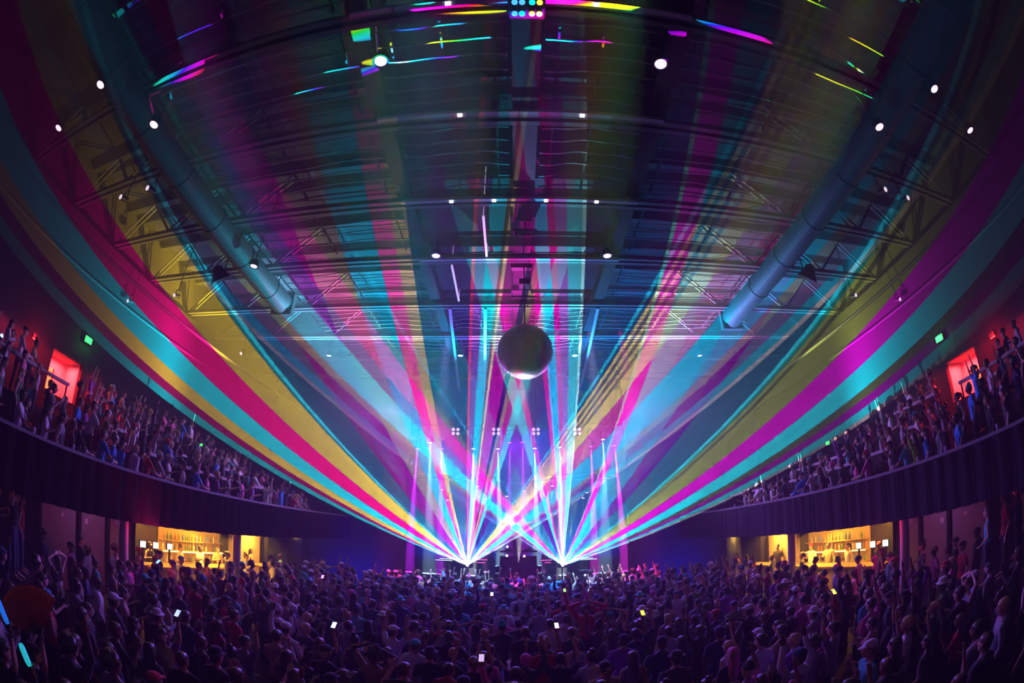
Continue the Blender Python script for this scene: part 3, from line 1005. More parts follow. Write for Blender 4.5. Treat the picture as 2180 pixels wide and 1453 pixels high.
def moving_head(pos, aim, c, label, category='moving head', group='moving head lights', up=False, size=1.0, top=None):
    t = thing('moving_head_light', label, category, pos, 0, group)
    sgn = -1 if up else 1
    bm = bmesh.new()
    add_box(bm, (-.19, -.15, .32 * sgn if sgn > 0 else -.46), (.19, .15, .46 if sgn > 0 else -.32))
    obj('base', bm, M_BLACK, t)
    bm = bmesh.new()
    lo, hi = (-.02, .34) if sgn > 0 else (-.34, .02)
    add_box(bm, (-.19, -.05, lo), (-.15, .05, hi))
    add_box(bm, (.15, -.05, lo), (.19, .05, hi))
    add_box(bm, (-.19, -.05, .29 if sgn > 0 else -.34), (.19, .05, .34 if sgn > 0 else -.29))
    obj('yoke', bm, M_BLACK, t)
    if top is not None:
        bm = bmesh.new()
        add_box(bm, (-.04, -.04, .44), (.04, .04, max(.5, (top - pos[2]) / size)))
        add_box(bm, (-.04, -.24, max(.5, (top - pos[2]) / size) - .06), (.04, .24, max(.5, (top - pos[2]) / size) + .03))
        obj('clamp', bm, M_BLACK, t)
    q = (Vector(aim) - Vector(pos)).normalized().to_track_quat('-Z', 'Y')
    bm = bmesh.new()
    lathe(bm, [(.08, .2), (.13, .12), (.14, -.1), (.12, -.17), (.1, -.17)], 16)
    for v in bm.verts:
        v.co = q @ v.co
    h = obj('head', bm, M_BLACK, t)
    bm = bmesh.new()
    lathe(bm, [(.1, -.165), (.1, -.172), (.05, -.185)], 16)
    for v in bm.verts:
        v.co = q @ v.co
    obj('lens', bm, lens_mat(c), h)
    t.scale = (size, size, size)
    return Vector(pos) + q @ Vector((0, 0, -.22 * size))


WHITE, CY, PUR, MAG, BLU = (.85, .9, 1.0), (.45, .8, 1.0), (.55, .02, 1.0), (.9, .03, .85), (.2, .4, 1.0)
HANG = [(889, 956, 872, PUR, 2.2), (916, 943, 914, CY, .7), (940, 956, 938, PUR, 2.0), (1008, 956, 1004, WHITE, 1.5), (1060, 956, 1066, CY, 1.8), (1085.5, 943, 1082, PUR, 1.0),
        (1112, 942, 1118, PUR, 1.0), (1138, 955, 1144, CY, 1.8), (1192, 953, 1196, WHITE, 1.5), (1258, 951, 1266, MAG, 1.8), (1284, 936, 1288, CY, .7), (1308, 949, 1330, MAG, 2.2)]
HN = ('outermost on the left', 'second from the left', 'third from the left', 'fourth from the left', 'fifth from the left', 'just left of the middle', 'just right of the middle', 'fifth from the right', 'fourth from the right', 'third from the right', 'second from the right', 'outermost on the right')
CN = {PUR: 'purple', CY: 'pale cyan', WHITE: 'white', MAG: 'magenta', BLU: 'blue'}
SPOTW = 280000
for i, (px, py, bx, c, pw) in enumerate(HANG):
    p = on_y(px, py, LY)
    foot = on_y(bx, 1200, LY)
    e = moving_head((p.x, LY, p.z + .2), foot, c, 'moving head with a %s beam on the upper truss, %s' % (CN[c], HN[i]), top=UP + .02)
    spot(e, foot, c, SPOTW * pw, 5.2 if pw > .75 else 7.0, .25, .03)
LOW = [(941, 1044, 941, BLU, .3), (952, 1066, 955, CY, .25), (1016, 1037, 1030, WHITE, .2), (1034, 1063, 1034, MAG, .5), (1079, 1058, 1079, WHITE, .4), (1117, 1046, 1117, PUR, .3),
       (1160, 1058, 1158, MAG, .5), (1176, 1036, 1165, WHITE, .2), (1242, 1062, 1238, CY, .25), (1250, 1050, 1247, BLU, .3)]
LN = ('outermost on the left', 'second from the left', 'third from the left', 'fourth from the left', 'just left of the middle', 'just right of the middle', 'fourth from the right', 'third from the right', 'second from the right', 'outermost on the right')
for i, (px, py, bx, c, pw) in enumerate(LOW):
    p = on_y(px, py, LOWY)
    foot = on_y(bx, 1190, LOWY)
    e = moving_head((p.x, LOWY, p.z + .2), foot, c, 'small moving head with a %s beam on the lower truss, %s' % (CN[c], LN[i]), size=.8, top=LOWZ + .02)
    spot(e, foot, c, SPOTW * pw * .5, 4.5, .25, .03)

# blinders hung in front of the stage: plates of four lamps
M_BLIND = mat('blinder_lens', (.8, .6, 1), .4, emit=(.6, .3, 1), strength=1.6)
for px, n_ in ((970, 'outer left'), (1056, 'inner left'), (1141, 'inner right'), (1229, 'outer right')):
    p = on_y(px, 918, 22.6)
    t = thing('blinder', 'four-lamp blinder hanging above the stage front, %s one' % n_, 'stage light', p, 0, 'blinders above the stage')
    bm = bmesh.new()
    add_box(bm, (-.24, 0, -.22), (.24, .12, .22))
    obj('housing', bm, M_BLACK, t)
    for cx_ in (-.12, .12):
        for cz_ in (-.11, .11):
            bm = bmesh.new()
            add_cyl(bm, (cx_, -.02, cz_), (cx_, .01, cz_), .085, seg=14)
            obj('lens', bm, M_BLIND, t)
    bm = bmesh.new()
    add_cyl(bm, (0, .06, .22), (0, .06, 13.0 - p.z), .02, seg=6)
    obj('hanging_pole', bm, M_BLACK, t)

# laser projectors on stands at the stage front
for key, n_ in (('L', 'left'), ('R', 'right')):
    p = LASER[key]
    t = thing('laser_projector', 'laser projector on a stand at the %s of the stage throwing a rainbow fan' % n_, 'laser', (p.x, p.y + .02, 0.95), 0, 'laser projectors')
    h = p.z - 0.95
    bm = bmesh.new()
    add_box(bm, (-.22, .03, h - .12), (.22, .5, h + .12))
    obj('housing', bm, M_BLACK, t, bevel=.015)
    bm = bmesh.new()
    lathe(bm, [(.05, 0), (.045, .02), (.035, .02)], 14)
    for v in bm.verts:
        v.co = Vector((v.co.x, .03 - v.co.z, v.co.y + h))
    obj('aperture', bm, mat('aperture_glass', (.9, .9, 1), .2, emit=(1, .95, 1), strength=30), t)
    bm = bmesh.new()
    add_cyl(bm, (0, .26, .02), (0, .26, h - .12), .03, seg=10)
    add_box(bm, (-.25, .06, 0), (.25, .46, .03))
    obj('stand', bm, M_BLACK, t)

# thin LED bars beside the lasers
M_LED = mat('led_strip_pale', (.8, .9, 1), .4, emit=(.6, .85, 1), strength=2)
M_LEDP = mat('led_strip_pink', (1, .3, .7), .4, emit=(1, .1, .5), strength=2)
for k, (px, py, w, m_, n_) in enumerate(((945, 1192, .42, M_LED, 'pale, left of the left laser, lower'), (953, 1189, .4, M_LED, 'pale, left of the left laser, upper'), (1027, 1191, .25, M_LEDP, 'pink, right of the left laser, upper'), (1024, 1197, .22, M_LEDP, 'pink, right of the left laser, lower'),
                                         (1162, 1192, .3, M_LEDP, 'pink, left of the right laser, upper'), (1166, 1197, .16, M_LEDP, 'pink, left of the right laser, lower'), (1245, 1188, .4, M_LED, 'pale, right of the right laser, upper'), (1254, 1190, .4, M_LED, 'pale, right of the right laser, lower'))):
    p = on_y(px, py, 21.4)
    t = thing('led_bar', 'short LED bar on a post, ' + n_, 'LED bar', (p.x, 21.4, 0.95), 0, 'LED bars beside the lasers')
    h = p.z - 0.95
    bm = bmesh.new()
    add_box(bm, (-w, -.02, h - .02), (w, .05, h + .035))
    obj('housing', bm, M_BLACK, t)
    bm = bmesh.new()
    add_box(bm, (-w + .02, -.028, h - .008), (w - .02, -.02, h + .02))
    obj('strip', bm, m_, t)
    bm = bmesh.new()
    add_cyl(bm, (0, .02, 0), (0, .02, h - .02), .018, seg=8)
    obj('post', bm, M_BLACK, t)

# performer's table, decks and mixer, low glints
p = on_y(1100, 1172, 23.6)
TZ = p.z
t = thing('stage_table', 'tall dark table with a front cloth at the middle of the stage', 'table', (.2, 23.6, 0.95), 0)
bm = bmesh.new()
add_box(bm, (-.95, -.35, TZ - 0.95 - .06), (.95, .35, TZ - 0.95))
obj('table_top', bm, M_STEEL, t)
bm = bmesh.new()
n = 60
va = [bm.verts.new((-.93 + 1.86 * k / n, -.33 - .02 * math.sin(k * 1.3), 0)) for k in range(n + 1)]
vb = [bm.verts.new((-.93 + 1.86 * k / n, -.33 - .012 * math.sin(k * 1.3), TZ - 1.22)) for k in range(n + 1)]
for k in range(n):
    bm.faces.new((va[k], va[k + 1], vb[k + 1], vb[k]))
bmesh.ops.solidify(bm, geom=bm.faces[:], thickness=.01)
obj('front_cloth', bm, M_DRAPE, t)
for x in (-.88, .88):
    for y in (-.28, .28):
        bm = bmesh.new()
        add_box(bm, (x - .03, y - .03, 0), (x + .03, y + .03, TZ - 1.21))
        obj('leg', bm, M_BLACK, t)
for x, n_ in ((-.5, 'left'), (.5, 'right')):
    t = thing('record_deck', 'flat player deck on the %s half of the stage table' % n_, 'deck', (.2 + x, 23.6, TZ), 0, 'decks on the stage table')
    bm = bmesh.new()
    add_box(bm, (-.17, -.2, 0), (.17, .2, .1))
    obj('body', bm, M_BLACK, t, bevel=.01)
    bm = bmesh.new()
    lathe(bm, [(.12, .1), (.12, .115), (.1, .12)], 24)
    obj('platter', bm, M_STEEL, t)
t = thing('mixer', 'small mixer between the two decks on the stage table', 'mixer', (.2, 23.6, TZ), 0)
bm = bmesh.new()
add_box(bm, (-.16, -.19, 0), (.16, .19, .1))
obj('body', bm, M_BLACK, t, bevel=.01)
for k in range(4):
    bm = bmesh.new()
    add_cyl(bm, (-.1 + .066 * k, -.05, .1), (-.1 + .066 * k, -.05, .12), .012, seg=8)
    obj('knob', bm, M_STEEL, t)
# bright heads on the floor of the stage around the table
for k, (px, py, c, n_) in enumerate(((1080, 1163, CY, 'upper left'), (1079, 1182, WHITE, 'lower left'), (1116, 1183, WHITE, 'lower right'))):
    p = on_y(px, py, 23.0)
    t = thing('stage_lamp', 'small bright lamp on a stand by the stage table, ' + n_, 'stage lamp', (p.x, 23.0, 0.95), 0, 'lamps by the stage table')
    h = p.z - 0.95
    bm = bmesh.new()
    add_cyl(bm, (0, 0, 0), (0, 0, h - .06), .02, seg=8)
    add_cyl(bm, (0, 0, 0), (0, 0, .02), .14, seg=16)
    obj('stand', bm, M_BLACK, t)
    bm = bmesh.new()
    add_ball(bm, (0, .02, h), .09, 14, 8)
    obj('can', bm, M_BLACK, t)
    bm = bmesh.new()
    add_cyl(bm, (0, -.075, h), (0, -.06, h), .055, seg=14)
    obj('lens', bm, lens_mat(c), t)
for x, aim in ((-.9, (-1.3, 24.5, 4.0)), (1.3, (1.6, 24.5, 4.0)), (-.3, (-.6, 25, 4.0)), (.8, (.9, 25, 4))):
    e = moving_head((x, 24.2, 1.45), aim, BLU, 'floor moving head behind the stage table throwing blue light, %s' % {-.9: 'outermost left', 1.3: 'outermost right', -.3: 'inner left', .8: 'inner right'}[x], group='floor moving heads', up=True)
    spot(e, aim, (.02, .10, 1), 16000, 18, .4, .05)
# blue and violet wash on the backdrop and side walls
area((-4.5, 28.2, 1.4), (-4.5, 29, 7), (.005, .04, 1), 220, 3.2, .3)
area((4.8, 28.2, 1.4), (4.8, 29, 7), (.005, .04, 1), 220, 3.2, .3)
area((0.2, 28.2, UP + .3), (.2, 29, 3), (.42, .0, 1), 260, 2.4, .3)
area((-8.0, 22.3, .35), (-8.0, 23.5, 2.2), (.002, .02, 1), 160, 4.0, .2)
area((8.2, 22.3, .35), (8.2, 23.5, 2.2), (.002, .02, 1), 160, 4.0, .2)
# coloured spots added above the floor to brighten the first rows
for x, c, pw in ((-4.6, (1, .02, .35), 220), (-3.0, (.3, .4, 1), 230), (-1.4, (.25, .5, 1), 260), (.2, (1, .03, .4), 200), (1.9, (.3, .6, 1), 260), (3.4, (.6, .5, 1), 230), (4.9, (.95, .02, .5), 220)):
    spot((x * .8, 14.6, 10.9), (x * 1.08, 18.2, 1.6), c, pw * 90, 13, .7, .1)


# ---------------------------------------------------------------- the people who stand out in the photograph
HANDS = []
PHONE_AT = []
PHONES = ((1368, 1304, (.75, .9, .05), 3, 'yellow in the middle of the crowd'),
          (711, 1330, (.6, .95, .8), 2.5, 'pale green in the left half of the crowd'),
          (378, 1305, (.35, .45, 1), 2, 'blue near the bare-backed person'),
          (1047, 1264, (.9, .8, 1), 3, 'white in front of the stage, left of the middle'),
          (1202, 1256, (.5, .9, .3), 1.2, 'green in front of the stage, right of the middle'),
          (1185, 1331, (1, .75, .5), 2.2, 'amber right of the middle of the crowd'),
          (1775, 1259, (1, .7, .1), 2.0, 'amber, added for yellow shirt marks, right side of the floor'),  # glowing phone added in place of yellow marks on a shirt
          (1025, 1400, (.75, .5, .9), 1.0, 'lilac in the nearest rows, left of the middle'),
          (337, 1195, (.2, .75, 1), 2.5, 'cyan in front of the left bar'),
          (687, 1227, (.8, .3, 1), 3, 'violet left of the stage'))


def HERO():
    # three raised hands in the near left corner
    for px, py, dist, kw in ((22, 1340, 4.75, dict(color='black', top='T-shirt', hair='short hair', hairc='black', label='person in a black T-shirt raising a deep blue glowing stick at the left edge')),
                             (70, 1432, 4.15, dict(color='navy', top='hooded top', hair='short hair', hairc='brown', label='person in a navy hooded top raising a cyan glowing stick in the bottom left corner')),
                             (88, 1352, 5.1, dict(color='dark grey', top='T-shirt', hair='a peaked cap', hatc='black', hairc='black', label='person in a dark cap holding up the open folding fan'))):
        q = cam.location + ray(px, py) * dist
        h = (q.z - .02) / 1.94
        rz = -.25
        off = Matrix.Rotation(rz, 3, 'Z') @ Vector((.21, .125, 0)) * h
        add(q.x - off.x, q.y - off.y, 0, 'one arm raised', w=1.0, h=h, skin=1, rz=rz, **kw)
        HANDS.append(Vector((q.x, q.y, q.z)))
    for px, py, c, st, lab in PHONES:
        q = on_z(px, py, 2.02)
        rz = face_stage(q.x, q.y, .1)
        off = Matrix.Rotation(rz, 3, 'Z') @ Vector((.21, .125, 0))
        add(q.x - off.x, q.y - off.y, 0, 'one arm raised', w=1.0, h=1.0, rz=rz, label='person raising the phone glowing ' + lab)
        PHONE_AT.append(q)
    # raised arms at the left platform
    a = add(-9.2, 4.1, .9, 'both arms raised', label='person on the left platform stretching both bare arms up high', w=.87, h=1.08, color='black', top='tank top', skin=0, rz=-.75)
    # girl in the pale tank top with her arms up
    p = on_z(122, 1195, 1.62)
    add(p.x, p.y, 0, 'hands on the head', label='person in a pale tank top, dark hair, arms over the head, near the left platform', w=.87, h=1.0, color='white', top='tank top', skin=0, hair='long hair', hairc='brown', rz=2.0)
    # bare back
    p = on_z(262, 1268, 1.62)
    add(p.x, p.y, 0, 'elbows bent and dancing', label='bare-backed person with dark hair in the left foreground, elbows bent', w=1.0, h=1.02, top=None, skin=0, hair='short hair', hairc='black', rz=-.6)
    # face lit, looking across
    p = on_z(346, 1358, 1.60)
    add(p.x, p.y, 0, 'arms at the sides', label='person in the left foreground with long black hair turning a lit face to the camera', w=.87, h=1.0, color='tan', top='tank top', skin=0, hair='long hair', hairc='black', rz=-2.35)
    p = on_z(395, 1315, 1.62)
    add(p.x, p.y, 0, 'hands held up to the face', w=1.0, h=1.0, color='navy', top='T-shirt', skin=1, hair='short hair', hairc='black', label='person in a navy T-shirt, hands at the face, behind the one with the lit face')
    p = on_z(592, 1298, 1.66)
    add(p.x, p.y, 0, 'arms at the sides', w=1.0, h=1.0, color='grey', top='T-shirt', skin=0, hair='a beanie', hatc='white', hairc='brown', label='person in a white beanie and grey T-shirt standing in the left half of the crowd')
    # right foreground
    p = on_z(1852, 1385, 1.66)
    add(p.x, p.y, 0, 'arms at the sides', w=1.0, h=1.03, color='turquoise', top='T-shirt', skin=0, hair='a peaked cap', hatc='white', hairc='brown', rz=1.2, label='person in a white cap and turquoise T-shirt in the right foreground, side-on')
    p = on_z(1560, 1395, 1.62)
    add(p.x, p.y, 0, 'arms at the sides', w=.87, h=1.0, color='black', top='T-shirt', skin=0, hair='long hair', hairc='pink', label='person with long pink hair in the right foreground')
    p = on_z(1692, 1362, 1.64)
    add(p.x, p.y, 0, 'arms at the sides', w=1.0, h=1.0, color='purple', top='T-shirt', skin=1, hair='short hair', hairc='blond', label='person with short blond hair and purple T-shirt in the right foreground')
    p = on_z(1905, 1380, 1.60)
    add(p.x, p.y, 0, 'one arm raised', w=.87, h=1.0, color='black', top='tank top', skin=0, hair='long hair', hairc='black', label='person in a black tank top raising one bare arm in the right foreground')
    p = on_z(2062, 1248, 1.64)
    add(p.x, p.y, 0, 'hands on the head', w=.87, h=1.02, color='grey', top='tank top', skin=0, hair='short hair', hairc='brown', rz=.9, label='person in a grey tank top, elbows out, near the right platform')
    add(9.3, 4.4, .9, 'arms at the sides', w=1.0, h=1.0, color='red', top='T-shirt', skin=1, hair='short hair', hairc='black', label='person in a red T-shirt standing on the right platform', rz=.7)
    p = on_z(1440, 1405, 1.62)
    add(p.x, p.y, 0, 'arms at the sides', w=1.0, h=1.0, color='dark grey', top='T-shirt', skin=0, hair='a brimmed hat', hatc='black', hairc='brown', label='person in a wide black hat in the back rows, right of centre')
    p = on_z(915, 1395, 1.62)
    add(p.x, p.y, 0, 'arms at the sides', w=1.0, h=1.0, color='black', top='T-shirt', skin=1, hair='a brimmed hat', hatc='navy', hairc='brown', label='person in a wide navy hat in the back rows, left of centre')
    # spread arms in the left part of the floor by the bar
    p = on_z(686, 1203, 1.55)
    add(p.x, p.y, .1, 'arms spread wide', w=1.0, h=1.0, color='white', top='T-shirt', skin=0, hair='short hair', hairc='brown', label='person in white spreading both arms wide on the left of the floor near the bar', rz=math.pi)
    # people in magenta light by the left pillar
    for (px, py, c, lab) in ((185, 1140, 'white', 'person in a white T-shirt in red light before the pale wall panels'), (150, 1135, 'pink', 'person in a pink T-shirt in red light before the pale wall panels'), (275, 1172, 'pink', 'person in a bright pink T-shirt beside the left pillar'),
                             (255, 1168, 'white', 'person with a white T-shirt just behind the left pillar')):
        d = ray(px, py)
        X = -9.75 if px < 250 else -8.55
        q = cam.location + d * (X / d.x)
        add(X, q.y, 0, rng.choice(('one hand holding a drink', 'arms at the sides')), w=1.0, h=1.0, color=c, top='T-shirt', label=lab, rz=-1.0)
    for (px, py, c, lab) in ((1990, 1130, 'pink', 'person in a pink T-shirt in red light by the right wall panels'), (2050, 1135, 'red', 'person in a red T-shirt in red light by the right wall panels'), (1925, 1200, 'orange', 'person in an orange T-shirt beside the right pillar')):
        d = ray(px, py)
        X = 9.6
        q = cam.location + d * (X / d.x)
        add(X, q.y, 0, 'one hand holding a drink', w=1.0, h=1.0, color=c, top='T-shirt', label=lab, rz=1.0)
    # balcony people in strong colours, part cloth, part coloured light put into the cloth
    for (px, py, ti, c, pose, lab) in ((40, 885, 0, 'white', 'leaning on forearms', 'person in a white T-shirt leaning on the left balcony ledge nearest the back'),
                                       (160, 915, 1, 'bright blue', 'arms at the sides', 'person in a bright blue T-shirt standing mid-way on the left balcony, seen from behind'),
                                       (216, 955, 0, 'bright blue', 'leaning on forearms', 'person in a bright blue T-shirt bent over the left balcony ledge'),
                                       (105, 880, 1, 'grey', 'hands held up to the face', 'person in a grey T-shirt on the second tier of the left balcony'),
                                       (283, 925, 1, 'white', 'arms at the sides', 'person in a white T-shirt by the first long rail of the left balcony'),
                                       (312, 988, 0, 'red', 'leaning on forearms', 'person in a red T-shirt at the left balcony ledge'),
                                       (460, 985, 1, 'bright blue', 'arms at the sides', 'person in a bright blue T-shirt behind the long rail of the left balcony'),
                                       (1948, 945, 0, 'lime green', 'hands on the head', 'green-lit person, light put into the shirt colour, raised elbows, right balcony ledge'),
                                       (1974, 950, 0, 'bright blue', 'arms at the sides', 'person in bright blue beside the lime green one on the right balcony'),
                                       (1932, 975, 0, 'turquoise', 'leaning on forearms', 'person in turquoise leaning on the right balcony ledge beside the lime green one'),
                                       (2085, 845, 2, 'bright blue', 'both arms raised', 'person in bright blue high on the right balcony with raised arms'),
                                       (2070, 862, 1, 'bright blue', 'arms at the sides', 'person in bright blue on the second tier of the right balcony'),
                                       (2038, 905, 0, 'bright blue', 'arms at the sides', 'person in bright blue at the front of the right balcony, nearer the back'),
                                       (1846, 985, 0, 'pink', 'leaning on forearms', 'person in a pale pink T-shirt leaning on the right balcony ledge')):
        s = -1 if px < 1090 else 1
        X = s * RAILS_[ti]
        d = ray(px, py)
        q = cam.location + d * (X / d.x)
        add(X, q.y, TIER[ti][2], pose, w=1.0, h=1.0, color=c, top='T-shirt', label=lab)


RAILS_ = {0: 9.42, 1: 10.5, 2: 11.6, 3: 12.75}

# ---------------------------------------------------------------- people
SKINS = [mat('skin_light', (.62, .40, .30), .55), mat('skin_tan', (.48, .29, .19), .55), mat('skin_brown', (.28, .15, .09), .5), mat('skin_dark', (.14, .075, .05), .5)]
HAIRC = {'black': mat('hair_black', (.012, .010, .010), .38, spec=.7), 'brown': mat('hair_brown', (.07, .035, .018), .4, spec=.7), 'blond': mat('hair_blond', (.55, .40, .18), .5), 'pink': mat('hair_pink', (.75, .12, .42), .6)}
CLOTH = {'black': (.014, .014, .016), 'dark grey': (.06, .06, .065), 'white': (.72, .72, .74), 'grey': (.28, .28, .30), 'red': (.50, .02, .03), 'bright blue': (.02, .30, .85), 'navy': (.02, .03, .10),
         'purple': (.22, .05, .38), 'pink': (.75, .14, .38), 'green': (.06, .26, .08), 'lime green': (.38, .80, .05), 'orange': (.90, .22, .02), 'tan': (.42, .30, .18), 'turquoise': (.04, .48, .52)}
M_CLOTH = {k: mat('cloth_' + k.replace(' ', '_'), v, 1.0, noise=(25, .12), sheen=.25) for k, v in CLOTH.items()}
M_DENIM = mat('cloth_denim', (.045, .06, .12), .85, noise=(30, .15))
M_EYE = mat('eye_white', (.7, .7, .7), .3)


def hull(bm, balls, sub=1):
    """Convex skin round a set of balls (centre, radius or three radii)."""
    tb = bmesh.new()
    for c, r in balls:
        rr = (r, r, r) if isinstance(r, (int, float)) else r
        m_ = Matrix.Translation(Vector(c)) @ Matrix.Diagonal((rr[0], rr[1], rr[2], 1))
        bmesh.ops.create_icosphere(tb, subdivisions=sub, radius=1.0, matrix=m_)
    res = bmesh.ops.convex_hull(tb, input=tb.verts[:])
    junk = [g for g in res['geom_interior'] if isinstance(g, bmesh.types.BMVert)]
    bmesh.ops.delete(tb, geom=junk, context='VERTS')
    tm = bpy.data.meshes.new('hull')
    tb.to_mesh(tm)
    tb.free()
    bm.from_mesh(tm)
    bpy.data.meshes.remove(tm)


def fused(name, bm, voxel, faces, smooth=2):
    """One continuous skin from overlapping hulls."""
    me = bpy.data.meshes.new(name)
    bm.to_mesh(me)
    bm.free()
    o = bpy.data.objects.new(name, me)
    COL.objects.link(o)
    md = o.modifiers.new('r', 'REMESH')
    md.mode = 'VOXEL'
    md.voxel_size = voxel
    if smooth:
        ms = o.modifiers.new('s', 'SMOOTH')
        ms.iterations = smooth
        ms.factor = .5
    dg = bpy.context.evaluated_depsgraph_get()
    n = len(o.evaluated_get(dg).data.polygons)
    if n > faces:
        mdc = o.modifiers.new('d', 'DECIMATE')
        mdc.ratio = faces / (2 * n)
        dg = bpy.context.evaluated_depsgraph_get()
    out_ = bpy.data.meshes.new_from_object(o.evaluated_get(dg))
    out_.name = name
    bpy.data.objects.remove(o)
    bpy.data.meshes.remove(me)
    out_.polygons.foreach_set('use_smooth', [True] * len(out_.polygons))
    out_.materials.clear()
    return out_


# arms: elbow and wrist of each side (person faces +y, x to the right hand), and where the fingers point
ARMS = {
    'arms at the sides': (((-.26, -.04, 1.15), (-.25, .06, .92), (0, .1, -1)), ((.26, -.04, 1.15), (.25, .06, .92), (0, .1, -1))),
    'both arms raised': (((-.29, .06, 1.62), (-.24, .10, 1.88), (.1, .1, 1)), ((.29, .06, 1.60), (.22, .12, 1.86), (-.1, .1, 1))),
    'one arm raised': (((-.26, -.04, 1.15), (-.2, .16, 1.0), (.3, .8, -.4)), ((.27, .08, 1.63), (.21, .12, 1.90), (0, .1, 1))),
    'hands held up to the face': (((-.24, .12, 1.20), (-.07, .32, 1.42), (.3, .2, 1)), ((.24, .12, 1.20), (.07, .32, 1.42), (-.3, .2, 1))),
    'one hand holding a drink': (((-.26, -.04, 1.15), (-.25, .05, .92), (0, .1, -1)), ((.25, 0, 1.16), (.17, .25, 1.26), (-.3, .9, .1))),
    'elbows bent and dancing': (((-.36, .02, 1.33), (-.32, .18, 1.56), (.1, .3, 1)), ((.34, .05, 1.20), (.24, .30, 1.30), (-.2, 1, .2))),
    'hands on the head': (((-.38, .0, 1.70), (-.13, -.03, 1.80), (1, 0, .1)), ((.38, .0, 1.70), (.13, -.03, 1.80), (-1, 0, .1))),
    'arms spread wide': (((-.46, .04, 1.44), (-.70, .10, 1.50), (-1, .1, .15)), ((.46, .04, 1.44), (.70, .10, 1.52), (1, .1, .15))),
    'leaning on forearms': (((-.25, .22, 1.12), (-.09, .42, 1.08), (.6, .6, 0)), ((.25, .22, 1.12), (.09, .42, 1.08), (-.6, .6, 0))),
}
HEADC = Vector((0, .01, 1.655))


def hand(bm, w, d, side):
    """Palm with five separate, slightly curled fingers."""
    w, d = Vector(w), Vector(d).normalized()
    lat = d.cross(Vector((0, 1, 0)) if abs(d.y) < .8 else Vector((0, 0, 1))).normalized()
    nor = lat.cross(d).normalized()
    hull(bm, [(w, .026), (w + d * .075 + lat * .024, .017), (w + d * .075 - lat * .024, .017), (w + d * .03 + lat * .022, .018), (w + d * .03 - lat * .022, .018)])
    for k, (o_, ln) in enumerate(((-.029, .058), (-.010, .070), (.010, .075), (.029, .066))):
        a = w + d * .078 + lat * o_
        b_ = a + d * ln * .55 + nor * .006
        c = b_ + d * ln * .4 + nor * .02
        hull(bm, [(a, .0105), (b_, .0095)])
        hull(bm, [(b_, .0095), (c, .0085)])
    sg = -side
    a = w + d * .018 + lat * .024 * sg
    b_ = a + d * .035 + lat * .026 * sg + nor * .012
    hull(bm, [(a, .015), (b_, .0115)])
    hull(bm, [(b_, .0115), (b_ + d * .032 + nor * .008 + lat * .004 * sg, .0095)])


def torso(bm, g, w):
    hull(bm, [((-.085 * w, 0, .95), (.095 + g, .105 + g, .10 + g)), ((.085 * w, 0, .95), (.095 + g, .105 + g, .10 + g)), ((0, .005, 1.10), (.135 * w + g, .095 + g, .07))])
    hull(bm, [((0, .005, 1.08), (.135 * w + g, .095 + g, .07)), ((0, .01, 1.29), (.165 * w + g, .11 + g, .12)), ((-.135 * w, 0, 1.415), (.06 + g, .065 + g, .05 + g)), ((.135 * w, 0, 1.415), (.06 + g, .065 + g, .05 + g))])


def make_body(pose, w=1.0):
    bm = bmesh.new()
    torso(bm, 0, w)
    hull(bm, [((-.12 * w, -.01, 1.43), .05), ((.12 * w, -.01, 1.43), .05), ((0, -.005, 1.50), .052)])
    hull(bm, [((0, -.005, 1.48), .056), ((0, .008, 1.57), .053)])
    h = HEADC
    hull(bm, [(h + Vector((0, -.02, .02)), (.076, .088, .088)), (h + Vector((0, .03, .0)), (.068, .062, .075))], 2)
    hull(bm, [(h + Vector((0, .035, -.035)), (.062, .058, .05)), (h + Vector((0, .062, -.095)), (.028, .026, .02)), (h + Vector((-.045, .02, -.075)), .022), (h + Vector((.045, .02, -.075)), .022)], 2)
    hull(bm, [(h + Vector((0, .092, .012)), .010), (h + Vector((0, .118, -.028)), .013), (h + Vector((-.014, .10, -.034)), .010), (h + Vector((.014, .10, -.034)), .010)])
    hull(bm, [(h + Vector((-.045, .082, .03)), .011), (h + Vector((.045, .082, .03)), .011), (h + Vector((0, .092, .028)), .010)])
    hull(bm, [(h + Vector((-.022, .088, -.063)), .008), (h + Vector((.022, .088, -.063)), .008), (h + Vector((0, .098, -.063)), .009)])
    for s in (-1, 1):
        hull(bm, [(h + Vector((s * .077, -.008, .012)), (.010, .018, .020)), (h + Vector((s * .074, .0, -.03)), (.009, .010, .013))])
        e, wr, fd = ARMS[pose][0 if s < 0 else 1]
        sh = Vector((s * .185 * w, 0, 1.405))
        e, wr = Vector(e), Vector(wr)
        m1 = sh.lerp(e, .4)
        hull(bm, [(sh, .056 * w), (m1, .050 * w), (e, .040 * w)])
        m2 = e.lerp(wr, .3)
        hull(bm, [(e, .040 * w), (m2, .041 * w), (wr, .026)])
        hand(bm, wr, fd, s)
        hip, kn, an = Vector((s * .09, 0, .92)), Vector((s * .105, .015, .50)), Vector((s * .11, -.02, .09))
        hull(bm, [(hip, .088), (hip.lerp(kn, .35), .080), (kn, .054)])
        hull(bm, [(kn, .054), (kn.lerp(an, .35) + Vector((0, -.015, 0)), .056), (an, .036)])
        hull(bm, [(an, .038), (Vector((s * .115, -.05, .035)), .035), (Vector((s * .125, .12, .03)), (.042, .05, .028)), (Vector((s * .13, .17, .022)), (.034, .03, .02))])
    return fused('body', bm, .0085, 3400)


